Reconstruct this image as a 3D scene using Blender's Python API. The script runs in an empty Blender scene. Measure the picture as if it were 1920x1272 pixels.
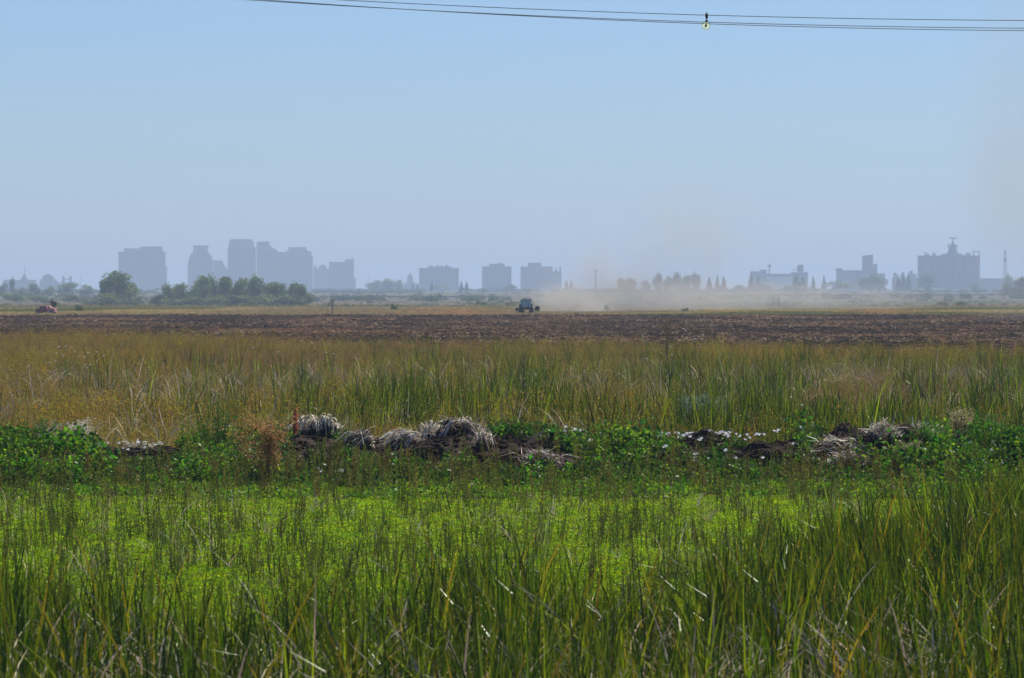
import bpy, math, random
import numpy as np
from mathutils import Vector, Matrix

# ------------------------------------------------------------------ camera, sky, sun, exposure
F = 8135.0          # focal length in pixels of a 1920 px wide picture
H = 5.5             # camera height above the fields
HZ = 540.0          # picture row of the horizon
sc = bpy.context.scene
C = sc.collection
cam_d = bpy.data.cameras.new('camera')
cam = bpy.data.objects.new('camera', cam_d)
C.objects.link(cam)
cam.location = (0, 0, H)
cam.rotation_euler = (math.radians(90), 0, 0)
cam_d.sensor_width = 36
cam_d.lens = F * 36 / 1920
cam_d.shift_y = -(636 - HZ) / 1920
cam_d.clip_start = 0.5
cam_d.clip_end = 60000
cam_d.dof.use_dof = True
cam_d.dof.focus_distance = 150
cam_d.dof.aperture_fstop = 4.8
sc.camera = cam

SUN_EL, SUN_AZ = 52.0, 28.0      # azimuth clockwise from +Y (the view direction)
w = bpy.data.worlds.new('World')
sc.world = w
w.use_nodes = True
nt = w.node_tree
nt.nodes.clear()
sky = nt.nodes.new('ShaderNodeTexSky')
sky.sky_type = 'NISHITA'
sky.sun_disc = False
sky.sun_elevation = math.radians(SUN_EL)
sky.sun_rotation = math.radians(SUN_AZ)
sky.air_density = 1.0
sky.dust_density = 0.2
sky.ozone_density = 3.0
tint = nt.nodes.new('ShaderNodeMix')
tint.data_type = 'RGBA'
tint.blend_type = 'MULTIPLY'
tint.inputs[0].default_value = 1.0
tint.inputs[7].default_value = (0.53, 0.68, 0.98, 1)
bg = nt.nodes.new('ShaderNodeBackground')
bg.inputs[1].default_value = 0.076
wo = nt.nodes.new('ShaderNodeOutputWorld')
nt.links.new(sky.outputs[0], tint.inputs[6])
nt.links.new(tint.outputs[2], bg.inputs[0])
nt.links.new(bg.outputs[0], wo.inputs[0])

sun_d = bpy.data.lights.new('sun', 'SUN')
sun_d.energy = 5.0
sun_d.angle = math.radians(0.5)
sun_d.color = (1.0, 0.93, 0.80)
sun = bpy.data.objects.new('sun', sun_d)
C.objects.link(sun)
el, az = math.radians(SUN_EL), math.radians(SUN_AZ)
to_sun = Vector((math.sin(az) * math.cos(el), math.cos(az) * math.cos(el), math.sin(el)))
sun.rotation_euler = to_sun.to_track_quat('Z', 'Y').to_euler()
sun.location = (0, 0, 60)

sc.view_settings.view_transform = 'Standard'
sc.view_settings.look = 'None'
sc.view_settings.gamma = 1
sc.view_settings.use_curve_mapping = False
sc.view_settings.exposure = 0.45
sc.render.engine = 'CYCLES'
cy = sc.cycles
cy.max_bounces = 5
cy.diffuse_bounces = 2
cy.glossy_bounces = 1
cy.transmission_bounces = 3
cy.transparent_max_bounces = 8
cy.volume_bounces = 0
cy.volume_max_steps = 256
cy.use_denoising = True
cy.use_adaptive_sampling = False
cy.sample_clamp_indirect = 4.0

R = random.Random(7)
NP = np.random.default_rng(11)
PI = math.pi

# ------------------------------------------------------------------ helpers
def X(px, d): return (px - 960) / F * d            # picture column -> x at distance d
def Z(py, d): return H + (HZ - py) / F * d         # picture row -> height at distance d
def DG(py): return H * F / (py - HZ)               # distance at which the ground shows in that row

def mat(name, col, rough=0.9, spec=0.2, noise=0.0, nscale=1.0, col2=None, bump=0.0, metal=0.0, detail=4):
    m = bpy.data.materials.new(name)
    m.use_nodes = True
    t = m.node_tree
    b = t.nodes['Principled BSDF']
    b.inputs['Base Color'].default_value = (*col, 1)
    b.inputs['Roughness'].default_value = rough
    b.inputs['Specular IOR Level'].default_value = spec
    b.inputs['Metallic'].default_value = metal
    if noise or col2 or bump:
        tc = t.nodes.new('ShaderNodeTexCoord')
        n = t.nodes.new('ShaderNodeTexNoise')
        n.inputs['Scale'].default_value = nscale
        n.inputs['Detail'].default_value = detail
        t.links.new(tc.outputs['Object'], n.inputs['Vector'])
        if noise or col2:
            r = t.nodes.new('ShaderNodeValToRGB')
            c2 = col2 or tuple(c * (1 - noise) for c in col)
            r.color_ramp.elements[0].position = 0.35
            r.color_ramp.elements[0].color = (*c2, 1)
            r.color_ramp.elements[1].position = 0.65
            r.color_ramp.elements[1].color = (*col, 1)
            t.links.new(n.outputs['Fac'], r.inputs[0])
            t.links.new(r.outputs[0], b.inputs['Base Color'])
        if bump:
            bp = t.nodes.new('ShaderNodeBump')
            bp.inputs['Strength'].default_value = bump
            bp.inputs['Distance'].default_value = 0.1
            t.links.new(n.outputs['Fac'], bp.inputs['Height'])
            t.links.new(bp.outputs[0], b.inputs['Normal'])
    return m

def veg_mat(name, trans=0.45, gloss=0.07, rough=0.4, vary=0.3, hue=0.03, sat=1.0, val=1.0):
    """leaf: pigment from the leaf's own colour, varied from plant to plant; thin, so light comes through."""
    m = bpy.data.materials.new(name)
    m.use_nodes = True
    t = m.node_tree
    t.nodes.clear()
    out = t.nodes.new('ShaderNodeOutputMaterial')
    at = t.nodes.new('ShaderNodeAttribute'); at.attribute_name = 'pigment'
    oi = t.nodes.new('ShaderNodeObjectInfo')
    hs = t.nodes.new('ShaderNodeHueSaturation')
    m1 = t.nodes.new('ShaderNodeMapRange')
    m1.inputs['To Min'].default_value = 0.5 - hue; m1.inputs['To Max'].default_value = 0.5 + hue
    wn = t.nodes.new('ShaderNodeTexWhiteNoise'); wn.noise_dimensions = '1D'
    m2 = t.nodes.new('ShaderNodeMapRange')
    m2.inputs['To Min'].default_value = (1 - vary) * val; m2.inputs['To Max'].default_value = (1 + vary) * val
    t.links.new(oi.outputs['Random'], m1.inputs[0])
    t.links.new(oi.outputs['Random'], wn.inputs['W'])
    t.links.new(wn.outputs['Value'], m2.inputs[0])
    t.links.new(m1.outputs[0], hs.inputs['Hue'])
    t.links.new(m2.outputs[0], hs.inputs['Value'])
    hs.inputs['Saturation'].default_value = sat
    t.links.new(at.outputs['Color'], hs.inputs['Color'])
    df = t.nodes.new('ShaderNodeBsdfDiffuse')
    tr = t.nodes.new('ShaderNodeBsdfTranslucent')
    gl = t.nodes.new('ShaderNodeBsdfGlossy'); gl.inputs['Roughness'].default_value = rough
    gl.inputs['Color'].default_value = (0.85, 0.9, 0.8, 1)
    a = t.nodes.new('ShaderNodeMixShader'); a.inputs[0].default_value = trans
    b = t.nodes.new('ShaderNodeMixShader'); b.inputs[0].default_value = gloss
    t.links.new(hs.outputs[0], df.inputs['Color']); t.links.new(hs.outputs[0], tr.inputs['Color'])
    t.links.new(df.outputs[0], a.inputs[1]); t.links.new(tr.outputs[0], a.inputs[2])
    t.links.new(a.outputs[0], b.inputs[1]); t.links.new(gl.outputs[0], b.inputs[2])
    t.links.new(b.outputs[0], out.inputs['Surface'])
    return m

class MB:
    """collects vertices, faces and one pigment per vertex; build() links them as ONE mesh object"""
    def __init__(s): s.v = []; s.f = []; s.c = []
    def add(s, vs, fs, col=(0.5, 0.5, 0.5)):
        n = len(s.v)
        s.v += [tuple(p) for p in vs]
        s.f += [tuple(i + n for i in q) for q in fs]
        s.c += [(*col, 1.0)] * len(vs)
        return s
    def box(s, x0, x1, y0, y1, z0, z1, col=(0.5, 0.5, 0.5)):
        vs = [(x0, y0, z0), (x1, y0, z0), (x1, y1, z0), (x0, y1, z0), (x0, y0, z1), (x1, y0, z1), (x1, y1, z1), (x0, y1, z1)]
        return s.add(vs, [(0, 3, 2, 1), (4, 5, 6, 7), (0, 1, 5, 4), (1, 2, 6, 5), (2, 3, 7, 6), (3, 0, 4, 7)], col)
    def prism(s, pts, y0, y1, col=(0.5, 0.5, 0.5)):
        """outline in x-z, given depth in y"""
        n = len(pts)
        vs = [(x, y0, z) for x, z in pts] + [(x, y1, z) for x, z in pts]
        fs = [tuple(range(n)), tuple(range(2 * n - 1, n - 1, -1))]
        fs += [(i, i + n, (i + 1) % n + n, (i + 1) % n) for i in range(n)]
        return s.add(vs, fs, col)
    def tube(s, pts, rad, n=6, col=(0.5, 0.5, 0.5)):
        pts = [Vector(p) for p in pts]
        if not hasattr(rad, '__len__'): rad = [rad] * len(pts)
        vs, fs = [], []
        for i, p in enumerate(pts):
            d = (pts[min(i + 1, len(pts) - 1)] - pts[max(i - 1, 0)])
            d = d.normalized() if d.length > 1e-9 else Vector((0, 0, 1))
            u = d.orthogonal().normalized() if i == 0 else (u - d * u.dot(d)).normalized()
            q = d.cross(u)
            for k in range(n):
                a = 2 * PI * k / n
                vs.append(p + (u * math.cos(a) + q * math.sin(a)) * rad[i])
        for i in range(len(pts) - 1):
            for k in range(n):
                fs.append((i * n + k, i * n + (k + 1) % n, (i + 1) * n + (k + 1) % n, (i + 1) * n + k))
        fs.append(tuple(range(n - 1, -1, -1)))
        fs.append(tuple((len(pts) - 1) * n + k for k in range(n)))
        return s.add(vs, fs, col)
    def lathe(s, prof, n=12, at=(0, 0, 0), axis='z', col=(0.5, 0.5, 0.5)):
        """profile (radius, height)"""
        vs, fs = [], []
        for r, z in prof:
            for k in range(n):
                a = 2 * PI * k / n
                p = (r * math.cos(a), r * math.sin(a), z)
                if axis == 'y': p = (p[0], p[2], p[1])
                if axis == 'x': p = (p[2], p[0], p[1])
                vs.append((p[0] + at[0], p[1] + at[1], p[2] + at[2]))
        for i in range(len(prof) - 1):
            for k in range(n):
                fs.append((i * n + k, i * n + (k + 1) % n, (i + 1) * n + (k + 1) % n, (i + 1) * n + k))
        fs.append(tuple(range(n)))
        fs.append(tuple((len(prof) - 1) * n + k for k in range(n)))
        return s.add(vs, fs, col)
    def leaf(s, p, size, rnd, col, asp=2.0, up=0.0):
        """a small pointed leaf"""
        d = Vector((rnd.gauss(0, 1), rnd.gauss(0, 1), rnd.gauss(0, 0.8) + up)).normalized()
        u = d.orthogonal().normalized()
        u = Matrix.Rotation(rnd.uniform(0, 2 * PI), 3, d) @ u
        p = Vector(p)
        w_ = size / asp
        return s.add([p, p + d * size * 0.5 + u * w_ * 0.5, p + d * size, p + d * size * 0.5 - u * w_ * 0.5], [(0, 1, 2, 3)], col)
    def blade(s, base, length, width, azim, phi0, curl, col, n=4, power=1.6, tipcol=None, face=None, dirz=0.0):
        """long leaf: leaves the ground at angle phi0 off the vertical and curls over by curl"""
        p = Vector(base)
        h = Vector((math.cos(azim), math.sin(azim), 0))
        side = Vector((-math.sin(azim), math.cos(azim), 0)) if face is None else Vector((math.cos(face), math.sin(face), 0))
        vs, cols = [], []
        for i in range(n + 1):
            t = i / n
            wd = width * (1 - t ** 2.2) * 0.5 + 0.0008
            vs += [p - side * wd, p + side * wd]
            c = col if tipcol is None else tuple(a + (b - a) * t for a, b in zip(col, tipcol))
            cols += [(*c, 1)] * 2
            ph = phi0 + curl * ((i + 0.5) / n) ** power
            p = p + (h * math.sin(ph) + Vector((0, 0, math.cos(ph)))) * (length / n)
        k = len(s.v)
        s.v += [tuple(q) for q in vs]
        s.c += cols
        s.f += [(k + 2 * i, k + 2 * i + 1, k + 2 * i + 3, k + 2 * i + 2) for i in range(n)]
        return s
    def mesh(s, name, material, smooth=False):
        me = bpy.data.meshes.new(name)
        me.from_pydata(s.v, [], s.f)
        a = me.attributes.new('pigment', 'FLOAT_COLOR', 'POINT')
        a.data.foreach_set('color', np.array(s.c, dtype=np.float32).ravel())
        if material: me.materials.append(material)
        if smooth: me.polygons.foreach_set('use_smooth', [True] * len(me.polygons))
        me.update()
        return me
    def build(s, name, material, parent=None, smooth=False, **tags):
        o = bpy.data.objects.new(name, s.mesh(name, material, smooth))
        C.objects.link(o)
        if parent is not None: o.parent = parent
        for k, v in tags.items(): o[k] = v
        return o

def tag(o, label=None, category=None, group=None, kind=None):
    if label: o['label'] = label
    if category: o['category'] = category
    if group: o['group'] = group
    if kind: o['kind'] = kind
    return o
def empty(name, loc, label, category, group=None, rz=0.0):
    o = bpy.data.objects.new(name, None)
    o.location = loc; o.rotation_euler = (0, 0, rz); o.empty_display_size = 0.2
    C.objects.link(o)
    return tag(o, label, category, group)

def jit(c, r, k=0.2):
    q = 1 + r.uniform(-k, k)
    return tuple(max(0.002, a * q * (1 + r.uniform(-k * 0.4, k * 0.4))) for a in c)

# value noise for patchiness
_G = NP.random((96, 96))
def vnoise(x, y):
    x = np.asarray(x, float) % 96; y = np.asarray(y, float) % 96
    i, j = np.floor(x).astype(int), np.floor(y).astype(int)
    fx, fy = x - i, y - j
    fx = fx * fx * (3 - 2 * fx); fy = fy * fy * (3 - 2 * fy)
    i0, j0, i1, j1 = i % 96, j % 96, (i + 1) % 96, (j + 1) % 96
    return (_G[i0, j0] * (1 - fx) + _G[i1, j0] * fx) * (1 - fy) + (_G[i0, j1] * (1 - fx) + _G[i1, j1] * fx) * fy
def fnoise(x, y, o=3):
    s_, a_, t_ = 0, 1, 0
    for k in range(o):
        s_ = s_ + a_ * vnoise(np.asarray(x) * 2 ** k + 13.7 * k, np.asarray(y) * 2 ** k + 5.1 * k); t_ += a_; a_ *= 0.5
    return s_ / t_

# ------------------------------------------------------------------ instancing for what nobody could count
def scatter_group(coll):
    g = bpy.data.node_groups.new('spread_' + coll.name, 'GeometryNodeTree')
    g.interface.new_socket('Geometry', in_out='INPUT', socket_type='NodeSocketGeometry')
    g.interface.new_socket('Geometry', in_out='OUTPUT', socket_type='NodeSocketGeometry')
    N = g.nodes; L = g.links
    gi, go = N.new('NodeGroupInput'), N.new('NodeGroupOutput')
    ci = N.new('GeometryNodeCollectionInfo')
    ci.inputs['Collection'].default_value = coll
    ci.inputs['Separate Children'].default_value = True
    ci.inputs['Reset Children'].default_value = True
    ip = N.new('GeometryNodeInstanceOnPoints')
    ip.inputs['Pick Instance'].default_value = True
    def attr(nm, ty):
        a = N.new('GeometryNodeInputNamedAttribute'); a.data_type = ty; a.inputs['Name'].default_value = nm
        return a.outputs[0]
    L.new(gi.outputs[0], ip.inputs['Points'])
    L.new(ci.outputs[0], ip.inputs['Instance'])
    L.new(attr('pick', 'INT'), ip.inputs['Instance Index'])
    L.new(attr('turn', 'FLOAT_VECTOR'), ip.inputs['Rotation'])
    L.new(attr('size', 'FLOAT_VECTOR'), ip.inputs['Scale'])
    L.new(ip.outputs[0], go.inputs[0])
    return g
_groups = {}
def sources(name, meshes):
    coll = bpy.data.collections.new(name)
    for i, me in enumerate(meshes):
        o = bpy.data.objects.new('%s_%02d' % (name, i), me)
        coll.objects.link(o)
    _groups[name] = (scatter_group(coll), len(meshes))
def spread(name, src, pts, label, size=(0.8, 1.2), tilt=(0, 0), wob=0.06, pick=None, zs=None):
    """pts: Nx3 array of places; one stuff object"""
    g, n = _groups[src]
    N = len(pts)
    me = bpy.data.meshes.new(name)
    me.vertices.add(N)
    me.vertices.foreach_set('co', np.asarray(pts, np.float32).ravel())
    if isinstance(size, tuple): sz = size[0] + NP.random(N) * (size[1] - size[0])
    else: sz = size
    s3 = np.stack([sz, sz, sz * (zs if zs is not None else 1)], 1).astype(np.float32)
    # spin about the vertical, then lean: R = Ry(b) Rx(a) Rz(g), written as XYZ angles
    g_ = NP.random(N) * 2 * PI; a_ = tilt[0] + NP.normal(0, wob, N); b_ = tilt[1] + NP.normal(0, wob, N)
    ca, sa, cb, sb, cg, sg = np.cos(a_), np.sin(a_), np.cos(b_), np.sin(b_), np.cos(g_), np.sin(g_)
    r00 = cb * cg + sb * sa * sg; r10 = ca * sg; r20 = -sb * cg + cb * sa * sg
    r21 = sb * sg + cb * sa * cg; r22 = cb * ca
    rot = np.stack([np.arctan2(r21, r22), -np.arcsin(np.clip(r20, -1, 1)), np.arctan2(r10, r00)], 1).astype(np.float32)
    if pick is None: pick = NP.integers(0, n, N)
    for nm, ty, arr in (('turn', 'FLOAT_VECTOR', rot), ('size', 'FLOAT_VECTOR', s3)):
        a = me.attributes.new(nm, ty, 'POINT'); a.data.foreach_set('vector', arr.ravel())
    a = me.attributes.new('pick', 'INT', 'POINT'); a.data.foreach_set('value', np.asarray(pick, np.int32))
    o = bpy.data.objects.new(name, me)
    C.objects.link(o)
    md = o.modifiers.new('spread', 'NODES'); md.node_group = g
    return tag(o, label, None, None, 'stuff')
def places(n, d0, d1, margin=3.0, px0=0, px1=1920, power=1.0):
    """random places on the ground between two distances and two picture columns"""
    u = NP.random(n)
    d = np.sqrt(d0 ** 2 + u * (d1 ** 2 - d0 ** 2)) if power == 1 else d0 + (d1 - d0) * u ** power
    xa = (px0 - 960) / F * d; xb = (px1 - 960) / F * d
    if px0 <= 0: xa = xa - margin
    if px1 >= 1920: xb = xb + margin
    x = xa + NP.random(n) * (xb - xa)
    return x, d
def col_px(x, y): return 960 + x / y * F

# ------------------------------------------------------------------ the land
CREST = 127.0
def bank_h(x, y):
    """height of the spoil bank of dug mud beside the ditch"""
    x = np.asarray(x, float); y = np.asarray(y, float)
    c = CREST + 1.2 * (fnoise(x * 0.12 + 3, x * 0 + 2.2, 2) - 0.5) * 2
    t = np.where(y < c, (c - y) / 7.5, (y - c) / 8.0)
    prof = np.clip(1 - t, 0, 1); prof = prof * prof * (3 - 2 * prof)
    hh = 1.0 + 0.65 * (fnoise(x * 0.3 + 9, x * 0 + 7.7, 2) - 0.5) * 2
    px = 960 + x / 125 * F
    hh = hh - 0.35 * np.exp(-((px - 1180) / 160.0) ** 2) * 0.5
    return prof * (hh + 0.28 * (fnoise(x * 1.3, y * 1.3, 3) - 0.5)) - 0.02
def gz(y):
    """the far meadows dip a few metres towards the river flats and rise again"""
    return np.interp(y, [0, 1300, 1600, 2200, 2900, 4000, 5500, 30000], [0, 0, -1.2, -3.9, -3.6, -2.0, 0, 0])

def grid_mesh(name, xs_fn, ys, nx, zf, material, **tags):
    ys = np.asarray(ys)
    V = []
    for y in ys:
        xa, xb = xs_fn(y)
        xs = np.linspace(xa, xb, nx)
        V.append(np.stack([xs, np.full(nx, y), zf(xs, np.full(nx, y))], 1))
    V = np.concatenate(V).astype(np.float32)
    ny = len(ys)
    i, j = np.meshgrid(np.arange(ny - 1), np.arange(nx - 1), indexing='ij')
    a = (i * nx + j).ravel()
    Fc = np.stack([a, a + 1, a + nx + 1, a + nx], 1)
    me = bpy.data.meshes.new(name)
    me.vertices.add(len(V)); me.vertices.foreach_set('co', V.ravel())
    me.loops.add(Fc.size); me.loops.foreach_set('vertex_index', Fc.ravel().astype(np.int32))
    me.polygons.add(len(Fc)); me.polygons.foreach_set('loop_start', np.arange(0, Fc.size, 4, dtype=np.int32))
    me.update(); me.validate()
    me.materials.append(material)
    o = bpy.data.objects.new(name, me); C.objects.link(o)
    for k, v in tags.items(): o[k] = v
    return o

# ground: one sheet; far fields in broad strips of different crops
gm = bpy.data.materials.new('field_ground'); gm.use_nodes = True
t = gm.node_tree; b = t.nodes['Principled BSDF']; b.inputs['Roughness'].default_value = 1; b.inputs['Specular IOR Level'].default_value = 0.05
geo = t.nodes.new('ShaderNodeNewGeometry')
mp = t.nodes.new('ShaderNodeMapping'); mp.inputs['Scale'].default_value = (0.0015, 0.0035, 1)
n1 = t.nodes.new('ShaderNodeTexNoise'); n1.inputs['Scale'].default_value = 1.0; n1.inputs['Detail'].default_value = 5
t.links.new(geo.outputs['Position'], mp.inputs[0]); t.links.new(mp.outputs[0], n1.inputs['Vector'])
rp = t.nodes.new('ShaderNodeValToRGB')
els = rp.color_ramp.elements
els[0].position = 0.30; els[0].color = (0.055, 0.040, 0.032, 1)
els[1].position = 0.72; els[1].color = (0.16, 0.125, 0.06, 1)
e = els.new(0.42); e.color = (0.10, 0.075, 0.05, 1)
e = els.new(0.50); e.color = (0.065, 0.08, 0.03, 1)
e = els.new(0.60); e.color = (0.13, 0.095, 0.06, 1)
t.links.new(n1.outputs['Fac'], rp.inputs[0])
n2 = t.nodes.new('ShaderNodeTexNoise'); n2.inputs['Scale'].default_value = 0.6; n2.inputs['Detail'].default_value = 6
t.links.new(geo.outputs['Position'], n2.inputs['Vector'])
near = t.nodes.new('ShaderNodeValToRGB')
near.color_ramp.elements[0].position = 0.35; near.color_ramp.elements[0].color = (0.020, 0.020, 0.010, 1)
near.color_ramp.elements[1].position = 0.68; near.color_ramp.elements[1].color = (0.075, 0.060, 0.028, 1)
t.links.new(n2.outputs['Fac'], near.inputs[0])
sp = t.nodes.new('ShaderNodeSeparateXYZ'); t.links.new(geo.outputs['Position'], sp.inputs[0])
mr = t.nodes.new('ShaderNodeMapRange'); mr.inputs['From Min'].default_value = 820; mr.inputs['From Max'].default_value = 1300
t.links.new(sp.outputs['Y'], mr.inputs[0])
mx = t.nodes.new('ShaderNodeMix'); mx.data_type = 'RGBA'
t.links.new(mr.outputs[0], mx.inputs[0]); t.links.new(near.outputs[0], mx.inputs[6]); t.links.new(rp.outputs[0], mx.inputs[7])
t.links.new(mx.outputs[2], b.inputs['Base Color'])
ys = np.concatenate([np.linspace(-1500, 10, 6), np.linspace(20, 1200, 40), np.geomspace(1300, 30000, 60)])
grid_mesh('ground', lambda y: (-15000, 15000), ys, 41, lambda x, y: gz(y) - 0.05, gm, kind='structure')

# spoil bank of dark dug mud
mud = mat('mud', (0.056, 0.040, 0.031), 1.0, 0.05, nscale=3.5, col2=(0.014, 0.010, 0.008), bump=1.0, detail=10)
grid_mesh('earth_bank', lambda y: (-14, 14), np.linspace(118.5, 136, 120), 330, lambda x, y: bank_h(x, y) + 0.10 * (fnoise(x * 4, y * 4, 3) - 0.5) * (bank_h(x, y) > 0.05), mud, kind='structure')

# ditch: still water under a floating mat of duckweed
dw = bpy.data.materials.new('duckweed_mat'); dw.use_nodes = True
t = dw.node_tree; b = t.nodes['Principled BSDF']; b.inputs['Roughness'].default_value = 1.0; b.inputs['Specular IOR Level'].default_value = 0.02
tc = t.nodes.new('ShaderNodeTexCoord')
na = t.nodes.new('ShaderNodeTexNoise'); na.inputs['Scale'].default_value = 9; na.inputs['Detail'].default_value = 8; na.inputs['Roughness'].default_value = 0.7
nb = t.nodes.new('ShaderNodeTexNoise'); nb.inputs['Scale'].default_value = 0.35; nb.inputs['Detail'].default_value = 3
t.links.new(tc.outputs['Object'], na.inputs['Vector']); t.links.new(tc.outputs['Object'], nb.inputs['Vector'])
ra = t.nodes.new('ShaderNodeValToRGB'); ra.color_ramp.elements[0].position = 0.36; ra.color_ramp.elements[0].color = (0.03, 0.07, 0.008, 1)
ra.color_ramp.elements[1].position = 0.52; ra.color_ramp.elements[1].color = (0.19, 0.30, 0.004, 1)
t.links.new(na.outputs['Fac'], ra.inputs[0]); t.links.new(ra.outputs[0], b.inputs['Base Color'])
bp = t.nodes.new('ShaderNodeBump'); bp.inputs['Strength'].default_value = 0.8; bp.inputs['Distance'].default_value = 0.03
t.links.new(na.outputs['Fac'], bp.inputs['Height']); t.links.new(bp.outputs[0], b.inputs['Normal'])
grid_mesh('ditch_water', lambda y: (-16, 16), np.linspace(52, 121, 12), 8, lambda x, y: np.full_like(x, 0.0), dw, kind='structure')

# ploughed field: furrows and clods
def plough_edge(x):       # near edge of the ploughed ground, farther off at the left
    return 376 - 1.45 * np.asarray(x, float) + 22 * (fnoise(np.asarray(x) * 0.05, np.asarray(x) * 0 + 1, 3) - 0.5)
def plough_z(x, y):
    e_ = plough_edge(x)
    k = np.clip((y - e_ + 30) / 30, 0, 1)
    fur = 0.10 * np.sin(y * 2 * PI / 3.4 + 2 * fnoise(x * 0.03, y * 0.03, 2)) + 0.5 * (fnoise(x * 0.09, y * 0.035 + 4, 3) - 0.45)
    rough = 0.35 * (fnoise(x * 0.9 + 5, y * 0.5, 3) - 0.5)
    return 0.02 + k * (0.02 + fur * 0.5 + rough * 0.8)
soil = bpy.data.materials.new('ploughed_soil'); soil.use_nodes = True
t = soil.node_tree; b = t.nodes['Principled BSDF']; b.inputs['Roughness'].default_value = 1; b.inputs['Specular IOR Level'].default_value = 0.05
geo = t.nodes.new('ShaderNodeNewGeometry')
mp = t.nodes.new('ShaderNodeMapping'); mp.inputs['Scale'].default_value = (0.05, 0.018, 1)
t.links.new(geo.outputs['Position'], mp.inputs[0])
na = t.nodes.new('ShaderNodeTexNoise'); na.inputs['Scale'].default_value = 1; na.inputs['Detail'].default_value = 7; na.inputs['Roughness'].default_value = 0.65
t.links.new(mp.outputs[0], na.inputs['Vector'])
ra = t.nodes.new('ShaderNodeValToRGB'); el_ = ra.color_ramp.elements
el_[0].position = 0.40; el_[0].color = (0.030, 0.017, 0.010, 1); el_[1].position = 0.68; el_[1].color = (0.20, 0.115, 0.05, 1)
e = el_.new(0.52); e.color = (0.075, 0.042, 0.022, 1)
t.links.new(na.outputs['Fac'], ra.inputs[0]); t.links.new(ra.outputs[0], b.inputs['Base Color'])
grid_mesh('ploughed_field', lambda y: (-y * 0.135 - 4, y * 0.135 + 4), np.linspace(265, 880, 700), 300, plough_z, soil, kind='structure')

# haze: one closed box of even air
hz = bpy.data.materials.new('hazy_air'); hz.use_nodes = True
t = hz.node_tree; t.nodes.clear()
pv = t.nodes.new('ShaderNodeVolumePrincipled'); ou = t.nodes.new('ShaderNodeOutputMaterial')
pv.inputs['Color'].default_value = (0.61, 0.775, 1.0, 1); pv.inputs['Density'].default_value = 1.2e-4; pv.inputs['Anisotropy'].default_value = 0.12
t.links.new(pv.outputs[0], ou.inputs['Volume'])
MB().box(-15500, 15500, -2000, 31000, -5.2, 150).build('haze', hz, kind='stuff', label='thin blue haze in the air over the fields')

# ------------------------------------------------------------------ materials of plants
leafm = veg_mat('leaf', 0.55, 0.02, 0.45, vary=0.42)
reedm = veg_mat('reed_leaf', 0.50, 0.02, 0.3, vary=0.55, hue=0.012)
drym = veg_mat('dry_leaf', 0.35, 0.02, 0.5, vary=0.45, hue=0.012)
farleaf = veg_mat('tree_leaf', 0.30, 0.03, 0.5, vary=0.12, hue=0.01)
bark = mat('bark', (0.10, 0.075, 0.055), 0.95, 0.1, noise=0.5, nscale=6)

G_DK, G_MD, G_YL = (0.022, 0.048, 0.002), (0.085, 0.135, 0.003), (0.17, 0.225, 0.006)
ORG, DEAD, DGRY = (0.27, 0.17, 0.012), (0.56, 0.47, 0.33), (0.36, 0.33, 0.27)

# ------------------------------------------------------------------ plant pieces that are spread as ground cover
def cattail_mesh(seed, nl, hmin, hmax, wid, spreadr, dead=0.15, orange=0.06, arch=0.12):
    r = random.Random(seed); m = MB()
    for i in range(nl):
        a = r.uniform(0, 2 * PI); q = spreadr * math.sqrt(r.random())
        base = (q * math.cos(a), q * math.sin(a), 0)
        L = r.uniform(hmin, hmax); k = r.random(); tip = None
        if k < dead: col = jit(r.choice([DEAD, DEAD, DGRY]), r, 0.3); L *= r.uniform(0.5, 0.85)
        elif k < dead + orange: col = jit(ORG, r, 0.3); L *= 0.8
        elif k < dead + orange + 0.13: col = jit(G_YL, r, 0.25); tip = jit(ORG, r) if r.random() < 0.1 else None
        elif k < 0.55: col = jit(G_MD, r, 0.35)
        else: col = jit(G_DK, r, 0.45)
        if k < dead: ph, cu = r.uniform(0.05, 0.5), r.uniform(0.8, 2.6)
        elif r.random() < arch: ph, cu = r.uniform(0.05, 0.3), r.uniform(0.9, 2.2)
        else: ph, cu = r.uniform(0, 0.18), r.uniform(0.0, 0.8) * r.random() + 0.05
        m.blade(base, L, wid * r.uniform(0.6, 1.3), a + r.uniform(-1, 1), ph, cu, col, 6 if cu > 0.8 else 4, 1.8, tip, face=r.uniform(0, PI))
    return m.mesh('cattail_tuft', reedm)
sources('near_reed', [cattail_mesh(10 + i, 13, 1.2, 2.45, 0.038, 0.24, dead=0.14 + 0.07 * (i % 3), orange=0.025, arch=0.3) for i in range(9)])
sources('back_reed', [cattail_mesh(40 + i, 9, 1.5, 2.5, 0.034, 0.20, dead=0.12, orange=0.0, arch=0.16) for i in range(7)])

def dead_mesh(seed, n=9, hmin=0.5, hmax=1.3, cols=(DEAD, DGRY, (0.30, 0.26, 0.10), (0.20, 0.22, 0.03)), w_=0.025):
    r = random.Random(seed); m = MB()
    for i in range(n):
        a = r.uniform(0, 2 * PI)
        m.blade((r.gauss(0, 0.15), r.gauss(0, 0.15), 0), r.uniform(hmin, hmax), w_ * r.uniform(0.5, 1.2), a, r.uniform(0.1, 0.7), r.uniform(0.4, 2.4), jit(r.choice(cols), r, 0.35), 6, 1.5, face=r.uniform(0, PI))
    return m.mesh('dead_reed_tuft', drym)
sources('dead_reed', [dead_mesh(70 + i) for i in range(6)])
sources('fine_dry', [dead_mesh(80 + i, 16, 0.4, 1.0, ((0.22, 0.13, 0.07), (0.16, 0.10, 0.06), (0.30, 0.22, 0.12)), 0.012) for i in range(5)])

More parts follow.
